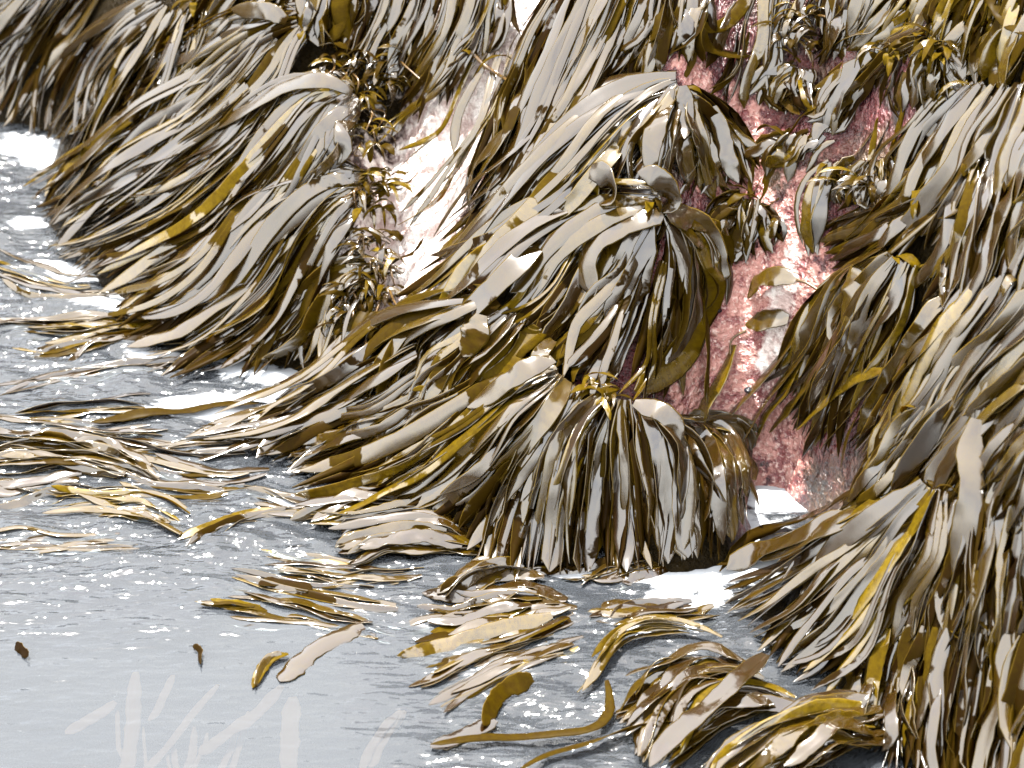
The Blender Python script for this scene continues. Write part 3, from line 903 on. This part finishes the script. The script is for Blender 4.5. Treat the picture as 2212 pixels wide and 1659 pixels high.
B('kelp with upright grey blades between the wash and the right edge', [[(2070, 1080), (2050, 1190), (2010, 1310), (1960, 1430)], [(2120, 1060), (2110, 1190), (2090, 1320), (2060, 1450)], [(2180, 1060), (2170, 1200), (2160, 1340), (2130, 1460)], [(2260, 1040), (2240, 1200), (2220, 1340), (2200, 1470)], [(2420, 1080), (2400, 1220), (2370, 1360), (2350, 1480)]], wid=(.05, .085))
B('kelp in the bottom right corner hanging straight down', [[(1900, 1360), (1870, 1440), (1850, 1540)], [(1980, 1350), (1960, 1450), (1930, 1560), (1920, 1660)], [(2060, 1360), (2040, 1470), (2030, 1580), (2050, 1710)], [(2140, 1370), (2120, 1490), (2100, 1610), (2080, 1730)], [(2240, 1370), (2220, 1500), (2190, 1630), (2160, 1740)], [(2400, 1380), (2380, 1500), (2350, 1640), (2320, 1740)]], wid=(.045, .08))

# brown bushy tangles on the shaded flanks
def bush(label, box, n, ln=(.06, .17), wid=(.012, .032), tint='brown', stipes=5, name='bushy_seaweed', cat='seaweed'):
    x0, y0, x1, y1 = box
    c = hit(np.array([(x0 + x1) / 2]), np.array([(y0 + y1) / 2]), 0.0)[0]
    e = group_thing(name, label, cat, c, 'bushy tangles of brown seaweed')
    px = rng.uniform(x0, x1, n); py = rng.uniform(y0, y1, n)
    P0 = hit(px, py, rng.uniform(0.01, 0.07, n))
    for i in range(n):
        curl(e, c, P0[i], rng.uniform(*ln), rng.uniform(*wid), rng.uniform(3.0, 6.6), rng.uniform(0.8, 2.6), TINTS[tint]() if rng.random() < .75 else TINTS['gold'](), name='leaf', k=8, mat=M_GOLD if rng.random() < .6 else M_KELP)
    for i in range(stipes):
        a = np.array([rng.uniform(x0, x1), rng.uniform(y0, y1)])
        b = a + np.array([rng.uniform(-50, 50), rng.uniform(20, 70)])
        pp = catmull([a, (a + b) / 2 + rng.normal(0, 14, 2), b], 9)
        P = hit(pp[:, 0], pp[:, 1], 0.03 + 0.05 * np.sin(np.linspace(0, 3.1, 9)))
        V, q = tube(smooth3(P) - c, 0.006, 0.003)
        link('stipe', mesh_from('stipe', V, q, M_STIPE), e)


bush('bushy golden seaweed on top of the bare rock under the top edge', (700, 110, 870, 190), 70)
bush('bushy seaweed with golden upright leaves beside the left crown', (770, 190, 820, 320), 34, tint='gold')
bush('bushy golden seaweed at the middle of the shaded flank', (770, 370, 850, 460), 50, tint='gold')
bush('dark tangle with bare stems low on the shaded flank', (750, 500, 860, 620), 60, stipes=14)
bush('dark brown tangle in the hollow above the arching wet blades', (720, 610, 850, 720), 60, stipes=8)
bush('brown tangle in the shaded top of the pink gully', (1690, 10, 1770, 110), 40)
bush('olive tangle under the yellow-green crown', (1880, 90, 2060, 130), 45, tint='gold')
bush('tiny brown tangle on the pink gully beside the looped blades', (1800, 380, 1900, 430), 40)
bush('small golden leaves on the crest of the rounded hump', (1260, 810, 1330, 870), 14, tint='gold', stipes=1)

# single blades worth their own path, added to the plants they grow from
hero(pi_, [(1300, 432), (1325, 420), (1310, 385), (1285, 370), (1265, 378)], .10, [.10, .16, .22, .22, .18], .3, 0.5, taper=(.1, .3))
hero(pi_, [(1430, 455), (1452, 440), (1440, 405), (1412, 380), (1378, 372)], .085, [.10, .17, .24, .25, .2], .3, 0.5, taper=(.1, .25))
hero(pi_, [(1280, 398), (1330, 392), (1400, 395)], .03, [.12, .14, .14], .8, 0, mat=M_GOLD)
hero(pi_, [(1290, 430), (1285, 410), (1272, 390)], .05, [.08, .12, .15], .95, 0, mat=M_GOLD)
hero(pi_, [(1440, 455), (1500, 480), (1540, 530), (1550, 580), (1548, 610)], .10, [.12, .14, .12, .09, .06], .4, taper=(.05, .1))
hero(pi_, [(1430, 460), (1360, 480), (1290, 520), (1265, 580), (1285, 640)], .10, [.13, .17, .17, .14, .12], .4, taper=(.05, .15))
hero(ph, [(1475, 185), (1480, 230), (1478, 300)], .07, [.13, .16, .13], .35)
hero(ph, [(1450, 190), (1420, 260), (1405, 330), (1408, 390)], .08, [.12, .16, .16, .12], .35)
hero(ph, [(1540, 230), (1560, 290), (1575, 350), (1595, 395)], .07, [.12, .14, .14, .12], .4)
hero(pc, [(760, 200), (700, 172), (620, 185), (540, 230), (430, 290)], .075, [.12, .17, .17, .14, .10], .4)
hero(pb, [(620, 45), (580, 25), (540, 22), (500, 20)], .075, [.10, .16, .17, .14], .4, rolls=[.3, .4, .5, .4])
hero(pj, [(1000, 650), (880, 665), (790, 700), (710, 770), (640, 820), (590, 830)], .05, [.10, .14, .13, .10, .05, .03], .3)
hero(pj, [(720, 800), (640, 860), (560, 880), (490, 910), (400, 945)], .08, [.08, .07, .05, .03, .02], .5)
hero(pj, [(1040, 680), (1025, 720), (1000, 770)], .12, [.14, .15, .13], .55, taper=(.3, .4))
hero(pk, [(1195, 775), (1130, 800), (1060, 850), (1010, 880)], .09, [.14, .16, .15, .12], .45, taper=(.2, .3))
hero(pk2, [(1370, 870), (1430, 890), (1460, 920), (1470, 950)], .075, [.12, .14, .12, .1], .4)
hero(py_, [(1850, 570), (1838, 640), (1822, 720)], .11, [.12, .14, .12], .6, taper=(.3, .5))
hero(py_, [(1760, 640), (1720, 720), (1670, 790), (1600, 870), (1545, 930)], .045, [.06, .06, .05, .04, .03], .5)
hero(py_, [(1770, 690), (1720, 780), (1650, 870), (1600, 960)], .05, [.06, .06, .05, .04], .4)
hero(py_, [(1730, 780), (1690, 850), (1650, 900), (1635, 948)], .06, [.06, .07, .06, .04], .75)
hero(py_, [(1760, 800), (1720, 860), (1680, 910), (1662, 935)], .05, [.06, .07, .06, .04], .6)
hero(py_, [(1912, 800), (1850, 815), (1790, 860), (1720, 930)], .05, [.10, .13, .12, .06], .85)
hero(pbb, [(1870, 1105), (1780, 1140), (1710, 1175), (1640, 1210)], .085, [.10, .13, .12, .08], .4)
hero(pbb, [(2110, 905), (2095, 970), (2100, 1060), (2080, 1160), (2060, 1240)], .085, [.14, .17, .16, .14, .1], .45)

# lone kelps on the pink slab
e = group_thing('young_kelp', 'lone paddle-shaped kelp on the bright wet slab, its stem bent to a dangling green blade', 'seaweed', hit(np.array([1705.]), np.array([690.]), 0.0)[0])
hero(e, [(1703, 690), (1675, 688), (1640, 695), (1610, 702)], .085, [.05, .08, .09, .08], .5, taper=(.35, .3), cup=.05)
hero(e, [(1585, 745), (1570, 790), (1545, 840), (1520, 880), (1508, 930)], .07, [.04, .06, .07, .06, .03], .8, taper=(.4, .2))
pp = catmull([(1612, 715), (1590, 725), (1578, 740), (1578, 765)], 8)
P = hit(pp[:, 0], pp[:, 1], 0.06)
V, q = tube(P - np.array(e.location), .005, .004)
link('stipe', mesh_from('stipe', V, q, M_STIPE), e)
e = group_thing('young_kelp', 'lone curved kelp blade on a thin dark stem, above the paddle-shaped one', 'seaweed', hit(np.array([1760.]), np.array([610.]), 0.0)[0])
hero(e, [(1720, 605), (1680, 597), (1640, 605), (1615, 645)], .09, [.05, .09, .1, .06], .6, taper=(.3, .3), cup=.05)
pp = catmull([(1718, 605), (1740, 610), (1765, 625)], 8)
P = hit(pp[:, 0], pp[:, 1], 0.04)
V, q = tube(P - np.array(e.location), .006, .006)
link('stipe', mesh_from('stipe', V, q, M_STIPE), e)
e = group_thing('golden_kelp', 'golden strap hooked upward against the dark gap at the top edge', 'seaweed', hit(np.array([1613.]), np.array([0.]), 0.0)[0])
hero(e, [(1620, -30), (1600, 20), (1560, 55), (1520, 58), (1502, 36)], .05, [.06, .07, .07, .07, .07], .72, mat=M_GOLD, roll=.3)
hero(e, [(1500, 40), (1520, 90), (1570, 115), (1620, 120)], .06, [.06, .08, .07, .05], .6, mat=M_GOLD, roll=.5)
e = group_thing('golden_kelp', 'thick golden strap curving in at the top right corner', 'seaweed', hit(np.array([2150.]), np.array([0.]), 0.0)[0])
hero(e, [(2135, -40), (2150, 10), (2180, 50), (2240, 80)], .05, [.06, .06, .06, .06], .6, mat=M_GOLD)
pp = catmull([(1018, 112), (1045, 140), (1075, 160), (1102, 178)], 8)
P = hit(pp[:, 0], pp[:, 1], np.linspace(.12, .05, 8))
V, q = tube(P - P[0], .009, .006)
o = link('bare_stem', mesh_from('bare_stem', V, q, M_STIPE))
o.location = P[0]
o['label'] = 'bare tan stem pointing up left above the bright bare rock'; o['category'] = 'stem'

# ------------------------------------------------------------------ kelp afloat on the water
def floating(label, guides, dens=1.0, wid=(.03, .06), tint='mix', z=(-.012, .012), jit=8, name='floating_kelp', mat=None, group='kelp afloat on the water', n=None, rollsd=.16, und=0.005, cat='seaweed', minlen=.55, hump=0.0, wet=0.15):
    G = np.array([catmull(g, 40) for g in guides]); m = len(G)
    gaps = np.linalg.norm(np.diff(G, axis=0), axis=2).mean(1) if m > 1 else np.array([20.])
    if n is None:
        n = int(dens * gaps.sum() / 10 + 3)
    r0 = on_level(G[:, 0, 0].mean(), G[:, 0, 1].mean(), 0.0)
    e = group_thing(name, label, cat, r0, group)
    for i in range(n):
        x = rng.uniform(0, m - 1) if m > 1 else 0
        k0 = min(int(x), max(m - 2, 0)); f = x - k0
        g = G[k0] * (1 - f) + G[min(k0 + 1, m - 1)] * f
        t0 = rng.uniform(0, .3) if n > 1 else 0; t1 = min(1, t0 + rng.uniform(minlen, 1)) if n > 1 else 1
        k = 24
        tt = np.linspace(t0, t1, k) * 39; ii = np.minimum(tt.astype(int), 38); ff = (tt - ii)[:, None]
        pp = g[ii] * (1 - ff) + g[ii + 1] * ff
        T = np.gradient(pp, axis=0); T /= np.linalg.norm(T, axis=1, keepdims=True) + 1e-9
        q = np.linspace(0, 1, k)
        pp = pp + np.stack([-T[:, 1], T[:, 0]], 1) * ((smooth_noise(k, jit, 2.5)) * (.3 + q))[:, None] * (1 if n > 1 else (.9 if name == 'sunken_kelp' else .2))
        P = on_level(pp[:, 0], pp[:, 1], np.zeros(k))
        P[:, 2] = wave_z(P[:, 0], P[:, 1]) + rng.uniform(*z) + smooth_noise(k, und, 5) + hump * np.sin(np.pi * q) * rng.random()
        P = smooth3(P, 6)
        nor = np.tile([0, 0, 1.0], (k, 1))
        roll = rng.normal(0, rollsd) + smooth_noise(k, rollsd, 3)
        if rng.random() < .25 and name != 'sunken_kelp':
            roll = roll + rng.choice([-1, 1]) * .9
        v, qd, a = ribbon(P - r0, rng.uniform(*wid) * (.78 if n > 1 and name != 'sunken_kelp' else 1), roll, rng.normal(0, .08), TINTS[tint](), rng.random() + wet, nor=nor, taper=(.12, rng.uniform(.08, .25)))
        link('blade', mesh_from('blade', v, qd, mat or M_FLOAT, a), e)
    return e


F = floating
F('cluster of stacked grey leaves afloat left of the hanging curtain', [[(1010, 1075), (900, 1095), (770, 1105), (620, 1115)], [(1035, 1150), (930, 1130), (820, 1130), (690, 1140)], [(1045, 1180), (930, 1165), (830, 1175), (730, 1195)], [(1050, 1200), (950, 1200), (860, 1210), (770, 1235)]], dens=2.6, wet=.7, wid=(.05, .085), z=(.005, .04), hump=.05)
F('short leaves afloat just below the stacked grey cluster', [[(1180, 1240), (1090, 1230), (1010, 1255), (940, 1290)], [(1190, 1260), (1110, 1260), (1030, 1275), (970, 1310)]], dens=2, wid=(.05, .09), z=(.005, .03), n=7, hump=.04)
F('fan of olive blades awash, spreading left from a golden knob', [[(1230, 1300), (1150, 1275), (1060, 1270), (980, 1280)], [(1245, 1320), (1130, 1315), (1000, 1325), (860, 1340)], [(1250, 1325), (1140, 1350), (1000, 1380), (850, 1420)], [(1265, 1335), (1170, 1385), (1060, 1430), (960, 1470)]], dens=1.6, wid=(.04, .08), z=(-.014, .016))
F('thin olive bundle looping over the water above the mat', [[(1570, 1400), (1450, 1368), (1340, 1390), (1290, 1450), (1240, 1510)], [(1580, 1410), (1460, 1380), (1350, 1400), (1300, 1460), (1260, 1510)]], n=7, wid=(.02, .045), z=(.02, .05), jit=4, tint='gold', hump=.03, rollsd=.5)
F('mat of kelp afloat at the bottom edge with pink-grey leaves', [[(1620, 1450), (1500, 1450), (1400, 1475), (1320, 1530)], [(1660, 1490), (1540, 1490), (1440, 1550), (1370, 1640)], [(1740, 1540), (1650, 1510), (1540, 1530), (1440, 1620)], [(1790, 1570), (1670, 1560), (1540, 1590), (1400, 1680)]], dens=3.2, wid=(.04, .075), z=(0, .05), hump=.06, jit=12)
F('low kelp lying flat across the bottom edge beside the corner plant', [[(1880, 1540), (1780, 1560), (1640, 1630), (1500, 1710)], [(1910, 1580), (1810, 1600), (1660, 1650), (1540, 1720)], [(1920, 1620), (1820, 1650), (1700, 1700)]], dens=3.5, wid=(.05, .10), z=(.03, .09), hump=.08)
F('long pale strap lying diagonally over the darker blades of the bottom mat', [[(1650, 1478), (1560, 1570), (1440, 1670), (1400, 1720)]], n=1, wet=5.0, wid=(.075, .08), z=(.13, .131), tint='dark', rollsd=.02, und=.003, group=None)
F('long yellow strand with a hooked tip near the bottom edge', [[(1310, 1490), (1325, 1550), (1290, 1590), (1130, 1600), (930, 1628)]], n=1, wet=-2.5, wid=(.035, .036), z=(.03, .031), tint='gold', rollsd=.1, und=.004, mat=M_GOLD, group=None)
F('second olive strand beside the long yellow one', [[(1640, 1560), (1500, 1575), (1330, 1600), (1180, 1650), (1120, 1690)]], n=1, wet=-2.5, wid=(.035, .036), z=(.03, .031), tint='brown', rollsd=.5, und=.005, group=None)
F('bent olive blade rising from the water beside a white streak', [[(1150, 1487), (1100, 1492), (1068, 1520), (1042, 1580)]], n=1, wet=-2.5, wid=(.065, .07), z=(.03, .031), tint='gold', rollsd=.1, und=.004, mat=M_GOLD, group=None)
F('pale pink blade lying left of the bent olive blade', [[(1070, 1560), (1010, 1590), (930, 1622)]], n=1, wet=5.0, wid=(.06, .065), z=(.012, .013), tint='dark', rollsd=.05, und=.002, group=None)
F('floating blades streaming left from the upper shore', [[(340, 690), (250, 700), (120, 700), (-40, 690)], [(350, 705), (260, 735), (160, 752), (60, 750)], [(300, 720), (220, 755), (100, 775), (-30, 770)]], dens=1.6, wid=(.035, .06), hump=.02)
F('thin dark band of blades streaming left towards the picture edge', [[(430, 770), (250, 790), (107, 808), (-30, 840)], [(400, 790), (270, 805), (110, 825), (-30, 860)]], n=9, wid=(.02, .045), tint='dark')
F('single long rust-brown blade afloat below the white wash', [[(560, 880), (450, 882), (358, 890), (197, 912)]], n=1, wet=-2.5, wid=(.06, .065), z=(.02, .021), tint='brown', rollsd=.1, und=.004, mat=M_GOLD, group=None)
F('dense floating bundle with black gaps at the left edge', [[(370, 1040), (280, 975), (160, 950), (-40, 935)], [(350, 1045), (250, 1005), (100, 985), (-40, 975)], [(330, 1055), (220, 1030), (80, 1015), (-40, 1010)]], dens=3.2, wid=(.03, .055), tint='brown', z=(-.005, .03), rollsd=.5, hump=.03)
F('floating golden bundle below the one with black gaps', [[(420, 1090), (330, 1060), (200, 1050), (60, 1050)], [(420, 1160), (330, 1100), (200, 1085), (100, 1080)], [(410, 1180), (310, 1120), (180, 1105), (90, 1100)]], dens=1.5, wid=(.03, .055), tint='gold', rollsd=.4)
F('grey leaves awash at the left edge between the two bundles', [[(230, 1000), (140, 995), (0, 1005), (-60, 1010)], [(230, 1070), (120, 1070), (20, 1090), (-60, 1085)]], dens=1, wid=(.05, .08), z=(-.01, .005))
F('floating blades joining the mid-left water to the stacked leaves', [[(690, 1100), (590, 1110), (500, 1140), (370, 1185)], [(720, 1110), (620, 1105), (520, 1120), (430, 1160)]], n=8, wid=(.025, .05))
F('lone dark leaf afloat in the calm grey water', [[(670, 1285), (640, 1268), (600, 1260), (560, 1275)]], n=1, wet=-2.5, wid=(.055, .06), z=(.012, .013), tint='dark', rollsd=.1, und=.003, mat=M_GOLD, group=None)
F('pair of small orange blades afloat in the calm grey water', [[(625, 1322), (560, 1312), (488, 1294)], [(560, 1328), (470, 1322), (372, 1322)]], n=3, wid=(.025, .035), tint='gold', mat=M_GOLD, minlen=.8, jit=2, z=(.008, .02))
F('curved olive blade dipping under beside the submerged straps', [[(650, 1415), (600, 1425), (570, 1445), (548, 1490)]], n=2, wid=(.03, .045), tint='gold', mat=M_GOLD, jit=2, minlen=.9, z=(0, .02))
F('broad grey strap half awash in the calm water', [[(785, 1352), (720, 1385), (670, 1415), (605, 1475)]], n=1, wet=5.0, wid=(.075, .08), z=(.008, .009), tint='dark', rollsd=.03, und=.002, group=None)
F('sliver of dark blade pointing down in the calm water', [[(418, 1400), (434, 1415), (432, 1440)]], n=1, wet=-2.5, wid=(.02, .024), z=(.015, .016), tint='dark', rollsd=.1, und=.002, group=None, mat=M_GOLD)
F('stub of dark blade standing out at the far left of the calm water', [[(35, 1398), (48, 1410), (62, 1425)]], n=1, wet=-2.5, wid=(.03, .034), z=(.015, .016), tint='dark', rollsd=.1, und=.002, group=None, mat=M_GOLD)
F('cut pale stub resting in dark water below the curtain', [[(1285, 1158), (1310, 1178), (1350, 1205), (1362, 1215)]], n=1, wid=(.05, .055), z=(.04, .041), tint='mix', rollsd=.1, und=.002, group=None)
F('blades awash under the churned water of the small inlet', [[(1540, 1270), (1440, 1290), (1340, 1300), (1250, 1330)], [(1560, 1330), (1470, 1350), (1400, 1360), (1320, 1370)]], n=18, wid=(.03, .06), z=(-.012, .012))
F('olive blades slipping under below the fan', [[(1240, 1360), (1120, 1390), (980, 1440), (880, 1490)], [(1280, 1400), (1180, 1430), (1060, 1480), (960, 1540)]], n=22, wid=(.025, .06), z=(-.012, .008))
F('scattered thin blades awash left of the olive fan', [[(860, 1250), (740, 1240), (620, 1230), (500, 1210)], [(900, 1330), (760, 1320), (640, 1290), (500, 1270)], [(860, 1400), (760, 1370), (640, 1350), (480, 1340)]], n=30, wid=(.02, .055), z=(-.014, .008))  # here and next two lines: loose blades grouped, no plant below
F('scattered thin blades awash between the long brown blade and the bundles', [[(520, 930), (400, 930), (260, 940), (100, 920)], [(600, 1010), (480, 1020), (360, 1000), (250, 960)], [(560, 1060), (460, 1080), (340, 1070), (260, 1050)]], n=34, wid=(.02, .055), z=(-.012, .012))
F('scattered thin blades awash by the upper left shore', [[(250, 600), (150, 590), (60, 560), (-40, 520)], [(260, 640), (170, 650), (60, 640), (-40, 600)]], n=16, wid=(.02, .05), z=(-.012, .008))
F('thin blades awash along the left edge below the golden bundle', [[(330, 1150), (220, 1140), (100, 1145), (-40, 1160)], [(300, 1190), (200, 1190), (80, 1200), (-40, 1195)]], n=12, wid=(.02, .05), z=(-.012, .006))
F('thin blades awash between the white wash and the black-gapped bundle', [[(420, 850), (320, 850), (200, 860), (60, 880)], [(300, 900), (200, 905), (80, 910), (-40, 905)], [(440, 960), (330, 955), (230, 940), (120, 930)]], n=18, wid=(.02, .05), z=(-.012, .01))
F('thin blades awash in front of the stacked grey cluster', [[(900, 1215), (800, 1225), (680, 1215), (560, 1190)], [(960, 1260), (840, 1265), (720, 1260), (600, 1240)]], n=14, wid=(.02, .05), z=(-.012, .008))
F('blade tips awash at the foot of the hanging curtain', [[(1250, 1200), (1180, 1215), (1100, 1225), (1010, 1235)], [(1440, 1195), (1380, 1220), (1300, 1235), (1200, 1250)], [(1560, 1185), (1500, 1215), (1440, 1235), (1360, 1250)]], n=22, wid=(.03, .065), z=(-.012, .012))
F('thin golden blades awash where the blotchy kelp meets the water', [[(760, 1080), (680, 1085), (600, 1075), (520, 1050)], [(860, 1110), (760, 1120), (660, 1110), (560, 1100)]], n=14, wid=(.025, .055), z=(-.01, .01))
# sunken straps seen through the calm water
SK = dict(name='sunken_kelp', mat=M_SUNK, group=None, rollsd=.04, und=.006, jit=3)
F('wide pale strap under the surface, running straight down to the bottom edge', [[(290, 1440), (282, 1540), (268, 1700)]], n=1, wid=(.05, .052), z=(-.03, -.029), **SK)
F('long pale strap under the surface crossing towards lower left', [[(470, 1462), (390, 1560), (280, 1680)]], n=1, wid=(.035, .037), z=(-.03, -.029), **SK)
F('broad pale strap just under the surface, slanting down left across the calm water', [[(610, 1480), (520, 1560), (428, 1625)]], n=1, wid=(.055, .056), z=(-.018, -.017), **SK)
F('short faded strap alone in the lower left water', [[(248, 1505), (200, 1535), (140, 1575)]], n=1, wid=(.045, .047), z=(-.03, -.029), **SK)
F('short pink strap between the two longest pale straps', [[(372, 1445), (350, 1495), (328, 1548)]], n=1, wid=(.03, .032), z=(-.03, -.029), **SK)
F('broad rippled strap under the surface at the bottom, right of the brightest', [[(630, 1480), (626, 1570), (620, 1700)]], n=1, wid=(.06, .062), z=(-.04, -.039), **SK)
F('faint thin strands under the calm water near the bottom edge', [[(210, 1480), (205, 1580), (215, 1700)], [(350, 1560), (360, 1620), (380, 1700)], [(450, 1540), (440, 1600), (390, 1700)], [(560, 1490), (540, 1580), (500, 1700)], [(700, 1460), (720, 1560), (740, 1700)]], n=11, wid=(.010, .03), z=(-.06, -.03), **SK)
F('sunken straps fading out in the water above the yellow strand', [[(820, 1560), (780, 1600), (720, 1680)], [(900, 1480), (850, 1560), (820, 1650)]], n=4, wid=(.02, .04), z=(-.06, -.03), **SK)

# ------------------------------------------------------------------ small things on the bare rock
def snail(px, py, r, label):
    p = hit(np.array([float(px)]), np.array([float(py)]), 0.012)[0]
    m, t = new_mat('shell')
    b = N(t, 'ShaderNodeBsdfPrincipled')
    b.inputs['Base Color'].default_value = (0.012, 0.012, 0.016, 1); b.inputs['Roughness'].default_value = 0.2
    t.links.new(b.outputs[0], N(t, 'ShaderNodeOutputMaterial').inputs['Surface'])
    q = np.linspace(0, 2.6 * 2 * math.pi, 40)
    rr = r * np.linspace(.9, .12, 40)
    P = np.stack([np.cos(q) * rr * .75, np.sin(q) * rr * .75, np.linspace(0, r * 1.1, 40)], 1)
    T = np.gradient(P, axis=0); T /= np.linalg.norm(T, axis=1, keepdims=True)
    s = np.cross(T, [0, 0, 1.0]); s /= np.linalg.norm(s, axis=1, keepdims=True); u = np.cross(s, T)
    an = np.linspace(0, 2 * np.pi, 8, endpoint=False)
    V = P[:, None] + (s[:, None] * np.cos(an)[None, :, None] + u[:, None] * np.sin(an)[None, :, None]) * (rr * .6)[:, None, None]
    o = link('sea_snail', mesh_from('sea_snail', V.reshape(-1, 3), topo(40, 8), m))
    o.location = p; o['label'] = label; o['category'] = 'snail'


snail(1549, 672, .016, 'small black snail on the pink rock at the top of the wet slab')
snail(1617, 845, .018, 'small black snail low on the wet slab beside hanging olive tips')
print('objects', len(bpy.data.objects))
